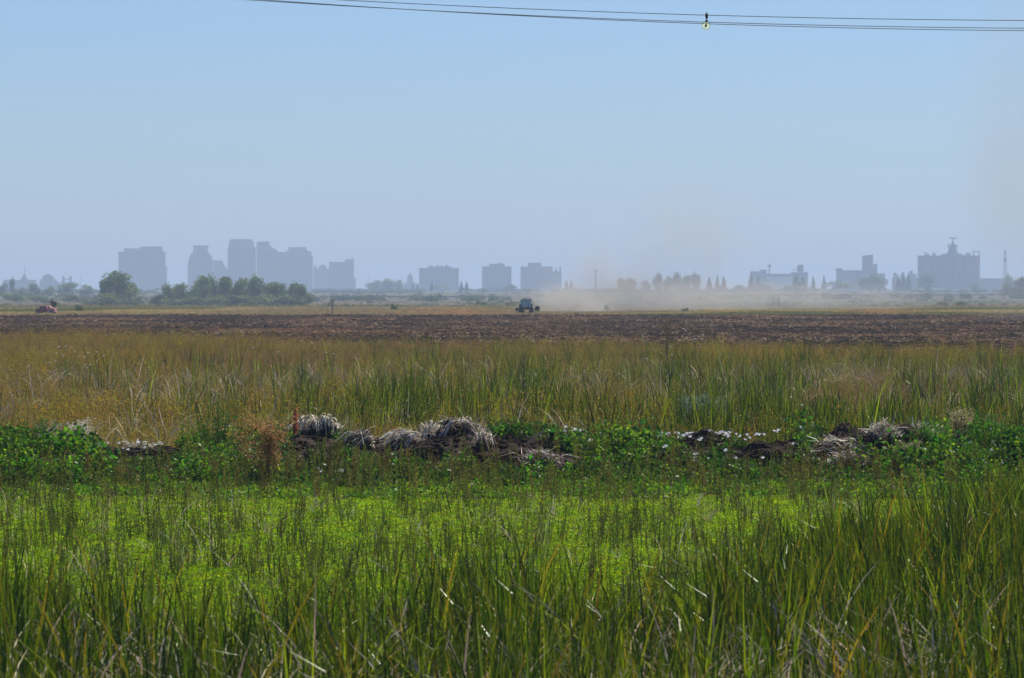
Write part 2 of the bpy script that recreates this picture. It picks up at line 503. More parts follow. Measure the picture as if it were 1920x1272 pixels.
def stalk_mesh(seed, n, h0, h1, c0, c1, leafs=22, ls=0.05, lean=0.12, sw=0.006):
    """upright stems set with small leaves or seed"""
    r = random.Random(seed); m = MB()
    for i in range(n):
        a = r.uniform(0, 2 * PI); L = r.uniform(h0, h1); ph = r.uniform(0, lean)
        bx, by = r.gauss(0, 0.09), r.gauss(0, 0.09)
        col = jit(c0, r, 0.3)
        m.blade((bx, by, 0), L, sw * 2, a, ph, 0.1, col, 3, face=0)
        m.blade((bx, by, 0), L, sw * 2, a, ph, 0.1, col, 3, face=PI / 2)
        for k in range(leafs):
            t_ = r.uniform(0.15, 1.0)
            rr = 0.035 * (1.15 - t_)
            p = (bx + math.cos(a) * math.sin(ph) * L * t_ + r.gauss(0, rr * 0.6), by + math.sin(a) * math.sin(ph) * L * t_ + r.gauss(0, rr * 0.6), L * t_ * math.cos(ph))
            m.leaf(p, ls * r.uniform(0.6, 1.3) * (1.2 - 0.5 * t_), r, jit(c1 if r.random() < 0.6 else c0, r, 0.35), 2.2, 0.9)
    return m.mesh('weed_stalk', leafm)
sources('ditch_stalk', [stalk_mesh(100 + i, 4, 0.30, 0.85, (0.07, 0.09, 0.015), [(0.10, 0.13, 0.02), (0.14, 0.10, 0.03), (0.07, 0.11, 0.015)][i % 3], 16, 0.05) for i in range(8)])
sources('dock', [stalk_mesh(120 + i, 3, 0.7, 1.15, (0.10, 0.10, 0.02), [(0.15, 0.15, 0.02), (0.19, 0.13, 0.03), (0.11, 0.16, 0.01)][i % 3], 70, 0.055, 0.08) for i in range(8)])

def feather_mesh(seed, h, cols, n=132, ls=0.05, spreadr=0.28, stems=6):
    """airy, branching weed"""
    r = random.Random(seed); m = MB()
    for i in range(stems):
        a = r.uniform(0, 2 * PI); ph = r.uniform(0.02, 0.35); L = h * r.uniform(0.7, 1.0)
        cu = r.uniform(-0.2, 0.5)
        m.blade((0, 0, 0), L, 0.012, a, ph, cu, jit((0.16, 0.11, 0.04), r, 0.5), 4, face=r.uniform(0, PI))
        for k in range(n // stems):
            t_ = r.uniform(0.25, 1.0)
            q = 0.15 * (1.2 - t_ * 0.6)
            p = (math.cos(a) * math.sin(ph) * L * t_ + r.gauss(0, q), math.sin(a) * math.sin(ph + cu * t_ * 0.5) * L * t_ + r.gauss(0, q), L * t_ * math.cos(ph + cu * t_ * 0.5) + r.gauss(0, 0.07))
            m.leaf(p, ls * r.uniform(0.6, 1.4), r, jit(r.choice(cols), r, 0.4), 3.2, 1.0)
    return m.mesh('feathery_weed', leafm)
OCH = ((0.36, 0.27, 0.012), (0.25, 0.22, 0.010), (0.38, 0.22, 0.018), (0.12, 0.13, 0.006))
BRN = ((0.27, 0.14, 0.04), (0.18, 0.10, 0.035), (0.34, 0.20, 0.05), (0.13, 0.12, 0.01))
OLV = ((0.15, 0.17, 0.004), (0.22, 0.21, 0.006), (0.07, 0.10, 0.003))
sources('ochre_weed', [feather_mesh(140 + i, 1.15, OCH) for i in range(6)])
sources('brown_weed', [feather_mesh(150 + i, 1.05, BRN) for i in range(6)])
sources('olive_weed', [feather_mesh(160 + i, 1.1, OLV) for i in range(6)])

def low_mesh(seed, cols, n=34, rr=0.20, h=0.13, ls=0.06):
    r = random.Random(seed); m = MB()
    for k in range(n):
        a = r.uniform(0, 2 * PI); q = rr * math.sqrt(r.random())
        m.leaf((q * math.cos(a), q * math.sin(a), r.uniform(0.0, h) * (1 - 0.5 * q / rr)), ls * r.uniform(0.6, 1.4), r, jit(r.choice(cols), r, 0.3), 1.5, 0.3)
    return m.mesh('low_leafy_clump', leafm)
BRI = ((0.29, 0.42, 0.004), (0.35, 0.47, 0.005), (0.20, 0.33, 0.003), (0.08, 0.15, 0.004))
DKG = ((0.028, 0.085, 0.006), (0.045, 0.12, 0.008), (0.018, 0.05, 0.005), (0.085, 0.17, 0.010))
sources('bright_low', [low_mesh(180 + i, BRI, 64, 0.24, 0.07, 0.036) for i in range(6)])
sources('dark_low', [low_mesh(190 + i, DKG, 60, 0.30, 0.35, 0.085) for i in range(6)])
sources('lush', [low_mesh(196 + i, ((0.04, 0.12, 0.006), (0.06, 0.16, 0.008), (0.02, 0.06, 0.004), (0.16, 0.29, 0.010)), 110, 0.30, 0.75, 0.085) for i in range(6)])
sources('mid_low', [low_mesh(200 + i, ((0.11, 0.22, 0.006), (0.16, 0.27, 0.008), (0.05, 0.12, 0.006)), 50, 0.26, 0.25, 0.07) for i in range(6)])

def clod_mesh(seed):
    r = random.Random(seed)
    import bmesh
    bm = bmesh.new(); bmesh.ops.create_icosphere(bm, subdivisions=1, radius=1)
    m = MB()
    vs = [v.co * r.uniform(0.65, 1.25) for v in bm.verts]
    vs = [(v.x, v.y, v.z * 0.7) for v in vs]
    m.add(vs, [[l.index for l in f.verts] for f in bm.faces])
    bm.free()
    return m.mesh('clod', soil)
sources('clod', [clod_mesh(220 + i) for i in range(6)])
m_ = []
for me in [clod_mesh(226 + i) for i in range(5)]:
    me.materials.clear(); me.materials.append(mud); m_.append(me)
sources('mud_crumb', m_)
sources('stubble', [dead_mesh(230 + i, 14, 0.15, 0.5, ((0.36, 0.24, 0.13), (0.25, 0.15, 0.09), (0.42, 0.32, 0.2)), 0.05) for i in range(4)])
sources('strip_grass', [dead_mesh(240 + i, 26, 0.2, 0.5, cs, 0.05) for i, cs in enumerate([
    ((0.40, 0.29, 0.09), (0.32, 0.22, 0.08), (0.48, 0.34, 0.12)), ((0.48, 0.22, 0.05), (0.50, 0.26, 0.07), (0.38, 0.21, 0.08)),
    ((0.17, 0.18, 0.04), (0.22, 0.20, 0.05), (0.12, 0.15, 0.03)), ((0.36, 0.28, 0.12), (0.28, 0.20, 0.09))])])
sources('scrub', [low_mesh(250 + i, ((0.06, 0.08, 0.025), (0.08, 0.10, 0.03), (0.05, 0.07, 0.02)), 160, 1.6, 1.5, 0.45) for i in range(4)])
# ------------------------------------------------------------------ skyline
concrete = mat('pale_concrete', (0.34, 0.33, 0.33), 0.9, 0.2, noise=0.15, nscale=0.08)
concrete2 = mat('grey_concrete', (0.26, 0.25, 0.26), 0.9, 0.2, noise=0.15, nscale=0.08)
glassm = mat('dark_window', (0.07, 0.08, 0.10), 0.3, 0.5)
roofm = mat('roof_grey', (0.20, 0.20, 0.22), 0.9, 0.2)
steel = mat('galvanised_steel', (0.30, 0.31, 0.32), 0.6, 0.4)
whitem = mat('white_metal', (0.75, 0.75, 0.73), 0.6, 0.3)

def block(root, name, d, x0, x1, yt, yb, depth, m, y_off=0.0, windows=None, kind=None):
    """a part given by its columns and rows at distance d; windows=(bays, floors) adds recessed-looking glazing as one joined part"""
    ax, bx = X(x0, d), X(x1, d)
    z1, z0 = Z(yt, d), (Z(yb, d) if yb is not None else 0.0)
    ox, oy, oz = root.location
    o = MB().box(ax - ox, bx - ox, y_off, y_off + depth, z0, z1).build(name, m, root)
    if windows:
        nb, nf = windows
        w_ = MB(); bw = (bx - ax) / nb; fh = (z1 - z0 - 2) / nf
        for i in range(nb):
            for j in range(nf):
                x_ = ax - ox + bw * (i + 0.22)
                w_.box(x_, x_ + bw * 0.56, y_off - 0.12, y_off + 0.1, z0 + 1 + fh * (j + 0.25), z0 + 1 + fh * (j + 0.8))
        w_.build('windows', glassm, root, kind='stuff')
    return o
def bld(label, d, px, cat='building', group='buildings on the hazy skyline', name='high_rise'):
    return empty(name, (X(px, d), d, 0), label, cat, group)

D1 = 9800
b1 = bld('broad high-rise with stepped roof, leftmost of the tall towers', D1, 265)
block(b1, 'wall', D1, 222, 309, 474, None, 40, concrete, windows=(14, 16))
block(b1, 'upper_storey', D1, 232, 304, 466, 474, 30, concrete, 4)
block(b1, 'penthouse', D1, 263, 303, 462.5, 466, 22, roofm, 6)
block(b1, 'side_wing', D1, 309, 311.5, 500, None, 30, concrete2, 3)
block(b1, 'cornice', D1, 220.5, 310, 472.5, 474.6, 42, roofm, -1)

b2 = bld('tower with narrow square crown above rounded shoulders', D1 + 100, 376)
d = D1 + 100
block(b2, 'wall', d, 352, 398, 492, None, 40, concrete2, windows=(8, 12))
ox = b2.location.x
sh = [(X(a, d) - ox, Z(y_, d)) for a, y_ in ((353.5, 492), (354.5, 483), (357, 478), (362, 473), (390, 473), (395, 478), (397, 484), (397.5, 492))]
MB().prism(sh, 2, 36).build('shoulder', concrete2, b2)
block(b2, 'crown', d, 362, 389, 461.5, 474, 26, concrete, 6, windows=(4, 3))
block(b2, 'crown_cap', d, 361, 390, 460.6, 462.4, 28, roofm, 5)
b3 = bld('low slope-sided block right of the crowned tower', D1 + 260, 412)
d = D1 + 260; ox = b3.location.x
pr = [(X(a, d) - ox, Z(y_, d)) for a, y_ in ((396, 540.5), (396, 491), (417, 490), (420, 497), (428, 508), (431, 540.5))]
pr[0] = (pr[0][0], 0); pr[-1] = (pr[-1][0], 0)
MB().prism(pr, 0, 34).build('wall', concrete2, b3)
MB().box(X(399, d) - ox, X(416, d) - ox, 6, 20, Z(490.5, d), Z(488.5, d)).build('penthouse', roofm, b3)

d = D1 - 60
b4 = bld('tallest high-rise with round-cornered flat top', d, 451); ox = b4.location.x
block(b4, 'wall', d, 427, 479.5, 464, None, 42, concrete, windows=(9, 20))
pr = [(X(a, d) - ox, Z(y_, d)) for a, y_ in ((429, 466), (429.5, 453), (431.5, 450), (436, 451), (466, 450), (472, 449.6), (475, 453), (475.5, 466))]
MB().prism(pr, 2, 38).build('crown', concrete, b4)
block(b4, 'parapet', d, 433, 470, 448.8, 451, 30, roofm, 5)
d = D1 + 180
b5 = bld('tower with sloping right shoulder beside the tallest one', d, 500); ox = b5.location.x
block(b5, 'wall', d, 476, 535, 473, None, 40, concrete2, windows=(10, 15))
pr = [(X(a, d) - ox, Z(y_, d)) for a, y_ in ((479, 474), (481, 460), (482, 453.5), (504, 453), (505, 460), (512, 466), (518, 468), (521, 474))]
MB().prism(pr, 2, 34).build('crown', concrete2, b5)
MB().tube([(X(500, d) - ox, 15, Z(454, d)), (X(500, d) - ox, 15, Z(448, d))], 0.6).build('mast', steel, b5)
MB().box(X(486, d) - ox, X(500, d) - ox, 1.8, 4, Z(462, d), Z(455, d)).build('windows', glassm, b5, kind='stuff')
d = D1 + 40
b6 = bld('wide high-rise with set-back top storeys, right of the sloping tower', d, 558); ox = b6.location.x
block(b6, 'wall', d, 530, 586, 481, None, 44, concrete, windows=(11, 14))
pr = [(X(a, d) - ox, Z(y_, d)) for a, y_ in ((533, 481), (534, 474), (540, 469), (542, 465), (573, 464.5), (575, 470), (583, 472), (585, 481))]
MB().prism(pr, 2, 38).build('crown', concrete, b6)
block(b6, 'cornice', d, 541, 574, 463.8, 465.5, 30, roofm, 4)
d = D1 + 700
b7 = bld('pair of faint small towers in front of the gap', d, 602); ox = b7.location.x
block(b7, 'wall', d, 585, 620, 504, None, 30, concrete, windows=(6, 8))
block(b7, 'stair_tower', d, 587, 594, 499, 504, 14, concrete, 5)
pr = [(X(a, d) - ox, Z(y_, d)) for a, y_ in ((597, 504), (599, 499), (604, 496), (609, 497), (613, 504))]
MB().prism(pr, 3, 24).build('roof', roofm, b7)
d = D1 + 300
b8 = bld('square block with a thin mast on its right corner', d, 640); ox = b8.location.x
block(b8, 'wall', d, 617, 663, 491.5, None, 40, concrete2, windows=(9, 10))
block(b8, 'upper_storey', d, 647, 663.5, 486.5, 491.5, 30, concrete2, 3)
block(b8, 'side_wing', d, 663, 667, 522, None, 24, concrete, 5)
MB().tube([(X(661, d) - ox, 12, Z(487, d)), (X(661, d) - ox, 12, Z(478, d))], 0.8).build('mast', steel, b8)
d = 8800
b9 = bld('wide flat office block with plant on its roof, left of the tractor', d, 823)
block(b9, 'wall', d, 786, 860, 505, None, 34, concrete2, windows=(13, 7))
block(b9, 'parapet', d, 785, 861, 502.8, 505.2, 36, roofm, -1)
block(b9, 'penthouse', d, 802, 846, 499.8, 503, 18, concrete, 8)
for k, (p, q) in enumerate(((806, 497.5), (818, 497), (826, 497.6), (835, 496.4))): block(b9, 'vent', d, p, p + 3.4, q, 500, 5, steel, 12)
b10 = bld('square office block directly above and left of the tractor', d, 932)
block(b10, 'wall', d, 904, 959, 501, None, 34, concrete2, windows=(10, 7))
block(b10, 'penthouse', d, 917, 946, 495, 501, 20, roofm, 6)
block(b10, 'vent', d, 934, 942, 493, 495, 8, steel, 8)
block(b10, 'parapet', d, 903.4, 959.6, 499.9, 501.3, 36, roofm, -1)
b11 = bld('office block with raised roof half lost in the dust', d + 80, 1010); d += 80
block(b11, 'wall', d, 976, 1036, 500, None, 34, concrete2, windows=(10, 7))
block(b11, 'penthouse', d, 990, 1015, 493, 500, 20, roofm, 6)
block(b11, 'side_wing', d, 1036, 1053, 509, None, 30, concrete2, 2)
for p, q in ((1031, 502), (1041, 503), (1049, 499)): block(b11, 'chimney', d, p, p + 3, q, 509, 6, roofm, 6)
# domed capitol
d = 9300
b12 = bld('small pale dome with a pointed lantern above the trees', d, 769, 'dome', name='domed_hall'); ox = b12.location.x
s_ = d / F
MB().lathe([(6.5 * s_, 0), (6.5 * s_, Z(524, d)), (5.6 * s_, Z(523.5, d)), (5.6 * s_, Z(520.5, d))], 16, (0, 8, 0)).build('drum', concrete, b12)
MB().lathe([(5.4 * s_, Z(521, d)), (5.0 * s_, Z(518.5, d)), (3.6 * s_, Z(516.3, d)), (1.4 * s_, Z(515, d)), (1.2 * s_, Z(513.4, d)), (0.15, Z(510, d))], 16, (0, 8, 0)).build('dome', concrete, b12, smooth=False)
block(b12, 'wing', d, 757, 781, 531, None, 16, concrete, 1)

# far left: plant, bridge towers, masts
d = 9000
b13 = bld('long low hall with a lattice mast, far left edge of the skyline', d, 46, name='industrial_hall'); ox = b13.location.x
block(b13, 'wall', d, 6, 66, 525, None, 30, concrete2, windows=(12, 2))
MB().prism([(X(a, d) - ox, Z(y_, d)) for a, y_ in ((38, 525), (43, 516), (47, 516), (51, 525))], 5, 20).build('roof', roofm, b13)
MB().tube([(X(45, d) - ox, 12, Z(517, d)), (X(45, d) - ox, 12, Z(498, d))], [1.2, 0.3]).build('mast', steel, b13)
b14 = bld('hump-roofed block between the long hall and the bridge towers', d, 93); ox = b14.location.x
MB().prism([(X(a, d) - ox, Z(y_, d)) for a, y_ in ((74, 541), (74, 526), (79, 524), (80, 518), (88, 516), (97, 517), (103, 524), (110, 530), (111, 541))], 0, 30).build('wall', concrete2, b14)
block(b14, 'penthouse', d, 84, 93, 514.5, 517, 14, roofm, 8)
b15 = bld('two-towered lift bridge seen end on behind the trees', d, 125, 'bridge', name='lift_bridge')
for p in (118.5, 132): block(b15, 'tower', d, p - 2.2, p + 2.2, 518.5, None, 8, concrete2)
block(b15, 'deck', d, 112, 139, 529.5, 532.5, 8, steel, 0)
block(b15, 'portal', d, 120.5, 130, 523.5, 525.5, 6, steel, 1)
for p, yt, lb in ((151, 517, 'thin mast right of the bridge towers'), (691, 518, 'faint mast at the left of the rounded trees')):
    tag(MB().tube([(X(p, 9000), 9000, 0), (X(p, 9000), 9000, Z(yt, 9000))], [0.9, 0.4], 6).build('radio_mast', steel), lb, 'mast', 'masts on the skyline')

# right: mills and grain silos
d = 8000
b16 = bld('pale mill with long sheds and a pipe stack, left of the silos', d, 1461, 'mill', name='rice_mill'); ox = b16.location.x
block(b16, 'wall', d, 1437, 1485, 518, None, 30, whitem, windows=None)
block(b16, 'roof', d, 1435, 1487, 513.5, 518, 34, roofm, -1)
block(b16, 'wing', d, 1408, 1437, 509, None, 26, concrete, 2, windows=(5, 5))
block(b16, 'wing', d, 1485, 1515, 510.5, None, 28, concrete, 2, windows=(5, 5))
block(b16, 'roof_house', d, 1426, 1438, 506, 509.5, 14, roofm, 6)
block(b16, 'elevator_tower', d, 1496, 1507, 498, 511, 12, concrete2, 6)
block(b16, 'elevator_cap', d, 1498, 1505.5, 496.6, 498.2, 8, roofm, 8)
MB().tube([(X(1443, d) - ox, 10, Z(514, d)), (X(1443, d) - ox, 10, Z(500, d))], 1.2).build('stack', steel, b16)
MB().prism([(X(a, d) - ox, Z(y_, d)) for a, y_ in ((1440, 501), (1440, 497), (1446, 495.5), (1446, 501))], 7, 13).build('cyclone', roofm, b16)
MB().tube([(X(1486, d) - ox, 9, Z(507, d)), (X(1498, d) - ox, 9, Z(503, d))], 0.8).build('conveyor', steel, b16)
b17 = bld('slim grain elevator tower rising from a row of short silos', d, 1610, 'silo', name='grain_elevator'); ox = b17.location.x
s_ = d / F
for k in range(7):
    MB().lathe([(3.9 * s_, 0), (3.9 * s_, Z(508.5, d))], 14, (X(1572 + 7.8 * k, d) - ox, 6, 0)).build('silo', concrete, b17, smooth=False)
block(b17, 'gallery', d, 1568, 1624, 507, 509, 6, roofm, 3)
block(b17, 'head_house', d, 1567.5, 1580, 503.5, 507, 8, concrete2, 3)
pr = [(X(a, d) - ox, Z(y_, d)) for a, y_ in ((1618, 540), (1618, 480), (1637, 477.5), (1637.5, 540))]
MB().prism([(pr[0][0], 0), pr[1], pr[2], (pr[3][0], 0)], 1, 18).build('tower', concrete2, b17)
block(b17, 'side_tower', d, 1637.5, 1645, 497, None, 12, concrete2, 4)
MB().prism([(X(a, d) - ox, Z(y_, d)) for a, y_ in ((1636.5, 500), (1640, 495), (1645, 495), (1646, 500))], 4, 14).build('hood', roofm, b17)
block(b17, 'annex', d, 1645, 1660, 513, None, 20, concrete, 3)
b18 = bld('low open-framed plant left of the big silo block', d + 60, 1697, name='plant_building')
block(b18, 'wall', d + 60, 1674, 1722, 521, None, 20, concrete2, windows=(8, 2))
for p, q in ((1676, 512), (1690, 513), (1706, 508), (1713, 514)): block(b18, 'tank', d + 60, p, p + 6, q, 521, 9, steel, 4)
d = 7600
b19 = bld('huge block of tall grain silos with machinery on top', d, 1780, 'silo', name='grain_silos'); ox = b19.location.x
s_ = d / F
for k in range(14):
    cx = 1722 + 116 / 14 * (k + 0.5)
    MB().lathe([(4.28 * s_, 0), (4.28 * s_, Z(481.5, d))], 16, (X(cx, d) - ox, 6, 0)).build('silo', concrete2, b19, smooth=False)
MB().box(X(1724, d) - ox, X(1836, d) - ox, 7, 34, 0, Z(482, d)).build('wall', concrete2, b19)
block(b19, 'roof_slab', d, 1722, 1838.5, 479.6, 481.7, 30, roofm, 2)
MB().prism([(X(a, d) - ox, Z(y_, d)) for a, y_ in ((1760, 479.7), (1777, 474.5), (1797, 474.5), (1812, 479.7))], 8, 18).build('gallery', steel, b19)
MB().prism([(X(a, d) - ox, Z(y_, d)) for a, y_ in ((1778, 475), (1781, 466), (1785, 456), (1790, 456), (1794, 466), (1797, 475))], 9, 17).build('head_house', concrete2, b19)
for p, q in ((1778, 459), (1793, 459)): block(b19, 'vent', d, p, p + 3.5, q, q + 5, 4, roofm, 10)
MB().tube([(X(1787.5, d) - ox, 12, Z(456, d)), (X(1787.5, d) - ox, 12, Z(447, d))], 1.3).build('mast', steel, b19)
block(b19, 'platform', d, 1780, 1796, 445.5, 447.5, 6, steel, 9)
for p, q, u in ((1735, 473, 3), (1739, 476, 4), (1750, 474, 5), (1812, 474.5, 9), (1826, 472.5, 2), (1836, 472, 2)): block(b19, 'machinery', d, p, p + u, q, 479.7, 5, steel, 8)
block(b19, 'gantry', d, 1824, 1839, 471, 472.6, 4, steel, 8)
b20 = bld('long pale warehouse right of the big silo block', 7800, 1858, 'warehouse', name='warehouse')
block(b20, 'wall', 7800, 1840, 1886, 524, None, 30, concrete)
block(b20, 'roof', 7800, 1838.5, 1887.5, 522.4, 524.1, 34, roofm, -1)
# lattice tower
d = 7000
t1 = empty('lattice_tower', (X(1884.5, d), d, 0), 'slender lattice tower near the right edge', 'tower')
zt = Z(470, d)
for sx in (-1, 1):
    for sy in (-1, 1): MB().tube([(sx * 3.0, sy * 3.0, 0), (sx * 1.0, sy * 1.0, zt)], 0.35, 4).build('leg', steel, t1)
mb = MB()
for k in range(14):
    z0, z1 = zt * k / 14, zt * (k + 1) / 14
    q0, q1 = 3.0 - 2.0 * k / 14, 3.0 - 2.0 * (k + 1) / 14
    for sy in (-1, 1):
        mb.tube([(-q0, sy * q0, z0), (q1, sy * q1, z1)], 0.12, 4); mb.tube([(q0, sy * q0, z0), (-q1, sy * q1, z1)], 0.2, 4)
mb.build('bracing', steel, t1)
MB().box(-2.4, 2.4, -1.2, 1.2, zt * 0.72, zt * 0.82).build('antenna', roofm, t1)
MB().box(-1.3, 1.3, -1, 1, zt * 0.92, zt).build('antenna', roofm, t1)

# white parked trailers in front of the mills
def trailer_parts():
    a = MB().box(-4.4, 4.4, -1.2, 1.2, 1.1, 3.9).mesh('trailer_box', whitem)
    b_ = MB().lathe([(0.5, -1.1), (0.5, 1.1)], 8, (0, 0, 0.5), 'y')
    return a, b_.mesh('trailer_wheels', roofm), MB().box(-4.2, 4.2, -0.5, 0.5, 0.8, 1.1).mesh('trailer_chassis', roofm)
tb = trailer_parts()
px = 1541.0; k = 0
while px < 1835:
    dd = 5700 if px < 1622 else 6500
    if not (1622 < px < 1634):
        lab = ('white trailer in the nearer row below the slim elevator' if px < 1622 else 'white trailer in the long row below the big silos')
        tr_ = empty('parked_trailer', (X(px, dd) , dd + R.uniform(-10, 10), float(gz(dd))), lab, 'trailer', 'nearer row of white trailers' if px < 1622 else 'long row of white trailers', R.uniform(-0.3, 0.3))
        for nm, me, xo in (('box_body', tb[0], 0), ('chassis', tb[2], 0), ('wheel_pair', tb[1], -3.2), ('wheel_pair', tb[1], -2.0), ('wheel_pair', tb[1], 3.2)):
            o = bpy.data.objects.new(nm, me); C.objects.link(o); o.parent = tr_; o.location = (xo, 0, 0)
        tr_.scale = (0.9, 1, R.uniform(0.8, 1.2))
    px += R.uniform(7.5, 13); k += 1
for i, (p0, p1, yt, dd, lb) in enumerate(((1466, 1476, 536, 6800, 'small white shed below the pale mill'), (1513, 1525, 537, 6500, 'small cream shed between two conifers'),
                                  (820, 834, 538.5, 6500, 'cream shed beside the trees below the office block'), (920, 942, 540, 5500, 'white roofed shed left of the dust'),
                                  (291, 300, 545.0, 4800, 'pale shed showing between the left tree clusters'))):
    t_ = empty('shed', (X((p0 + p1) / 2, dd), dd, 0), lb, 'shed', 'small pale sheds')
    hw = (p1 - p0) / 2 / F * dd; zt = Z(yt, dd)
    MB().box(-hw, hw, 0, 12, 0, zt * 0.75).build('wall', whitem, t_)
    MB().prism([(-hw - 0.4, zt * 0.75 + 0.01), (0, zt), (hw + 0.4, zt * 0.75 + 0.01)], -0.5, 12.5).build('roof', whitem, t_)
# long farm road bank and pale tracks far out
pale = mat('pale_track', (0.30, 0.25, 0.20), 1, 0.05, noise=0.3, nscale=0.02)
for i, (dd, x0, x1, zt) in enumerate(((5200, 585, 800, 2.0), (3700, 600, 930, 1.2), (4200, 1350, 1960, 1.1))):
    g0 = float(gz(dd))
    MB().prism([(X(x0, dd), g0 - 0.04), (X(x0, dd) + 6, g0 + zt), (X(x1, dd) - 6, g0 + zt), (X(x1, dd), g0 - 0.04)], dd, dd + 14).build('farm_dyke', pale, kind='structure')

# ------------------------------------------------------------------ trees
def crown_mesh(seed, kind, nleaf, leaf):
    """leaf clumps through the crown; unit size: 1 high, about 1 wide"""
    r = random.Random(seed); m = MB(); lobes = []
    if kind == 'round':
        for k in range(14):
            a = r.uniform(0, 2 * PI); q = r.uniform(0.05, 0.33)
            lobes.append((q * math.cos(a), q * math.sin(a), r.uniform(0.16, 0.80), r.uniform(0.15, 0.25), 1.0))
    elif kind == 'poplar':
        for k in range(14):
            q = r.uniform(0, 0.27); a = r.uniform(0, 2 * PI)
            lobes.append((q * math.cos(a), q * math.sin(a), r.uniform(0.12, 0.86), r.uniform(0.12, 0.20), 1.3))
    elif kind == 'bush':
        for k in range(9):
            a = r.uniform(0, 2 * PI); q = r.uniform(0.0, 0.38)
            lobes.append((q * math.cos(a), q * math.sin(a), r.uniform(0.15, 0.65), r.uniform(0.16, 0.28), 0.9))
    else:
        for k in range(12):
            z = 0.12 + 0.82 * k / 11; rr = 0.30 * (1.02 - z) + 0.02
            for j in range(3):
                a = r.uniform(0, 2 * PI)
                lobes.append((rr * 0.5 * math.cos(a), rr * 0.5 * math.sin(a), z, rr * r.uniform(0.5, 0.95), 0.8))
    lc = [r.uniform(0.7, 1.35) for _ in lobes]
    base = {'conifer': (0.035, 0.055, 0.022), 'poplar': (0.13, 0.19, 0.012), 'round': (0.12, 0.175, 0.012), 'bush': (0.11, 0.16, 0.012)}[kind]
    wts = [l[3] ** 2 for l in lobes]
    for k in range(nleaf):
        i = r.choices(range(len(lobes)), wts)[0]; x, y, z, q, el_ = lobes[i]
        v = Vector((r.gauss(0, 1), r.gauss(0, 1), r.gauss(0, 1))).normalized() * (q * r.random() ** 0.45)
        m.leaf((x + v.x, y + v.y, max(0.01, z + v.z * el_)), leaf * r.uniform(0.6, 1.5), r, jit(tuple(c * lc[i] for c in base), r, 0.3), 1.4)
    return m.mesh('crown', farleaf)
def trunk_mesh(seed, kind):
    r = random.Random(seed); m = MB()
    if kind == 'conifer': m.tube([(0, 0, -0.01), (0, 0, 0.5), (0, 0, 0.97)], [0.022, 0.014, 0.003], 6)
    else:
        m.tube([(0, 0, -0.01), (0.01, 0, 0.25), (0.0, 0.01, 0.6)], [0.035, 0.025, 0.012], 7)
        for k in range(5):
            a = r.uniform(0, 2 * PI); z = r.uniform(0.12, 0.4)
            m.tube([(0, 0, z), (0.12 * math.cos(a), 0.12 * math.sin(a), z + 0.15), (0.24 * math.cos(a), 0.24 * math.sin(a), z + 0.32)], [0.016, 0.011, 0.004], 5)
    return m.mesh('trunk', bark)
CR, TK = {}, {}
for kind in ('round', 'poplar', 'bush', 'conifer'):
    CR[kind, 'n'] = [crown_mesh(300 + i, kind, 3600, 0.045) for i in range(4)]
    CR[kind, 'f'] = [crown_mesh(310 + i, kind, 1500, 0.075) for i in range(2)]
    TK[kind] = trunk_mesh(320, kind)
def tree(name, label, px, yt, wpx, d, kind, cat='tree', group=None):
    zb = float(gz(d)) - 0.04
    hgt = Z(yt, d) - zb
    wd = wpx * (1.42 if 2000 < d < 2300 else 1.0) / F * d
    t_ = empty(name, (X(px, d), d, zb), label, cat, group, R.uniform(0, 6.28))
    span = {'round': 0.84, 'poplar': 0.72, 'bush': 0.95, 'conifer': 0.62}[kind]
    t_.scale = (wd / span, wd / span, hgt * 1.02)
    o = bpy.data.objects.new('crown', R.choice(CR[kind, 'n' if d < 4200 else 'f'])); C.objects.link(o); o.parent = t_
    o = bpy.data.objects.new('trunk', TK[kind]); C.objects.link(o); o.parent = t_
    return t_
DT = 2180
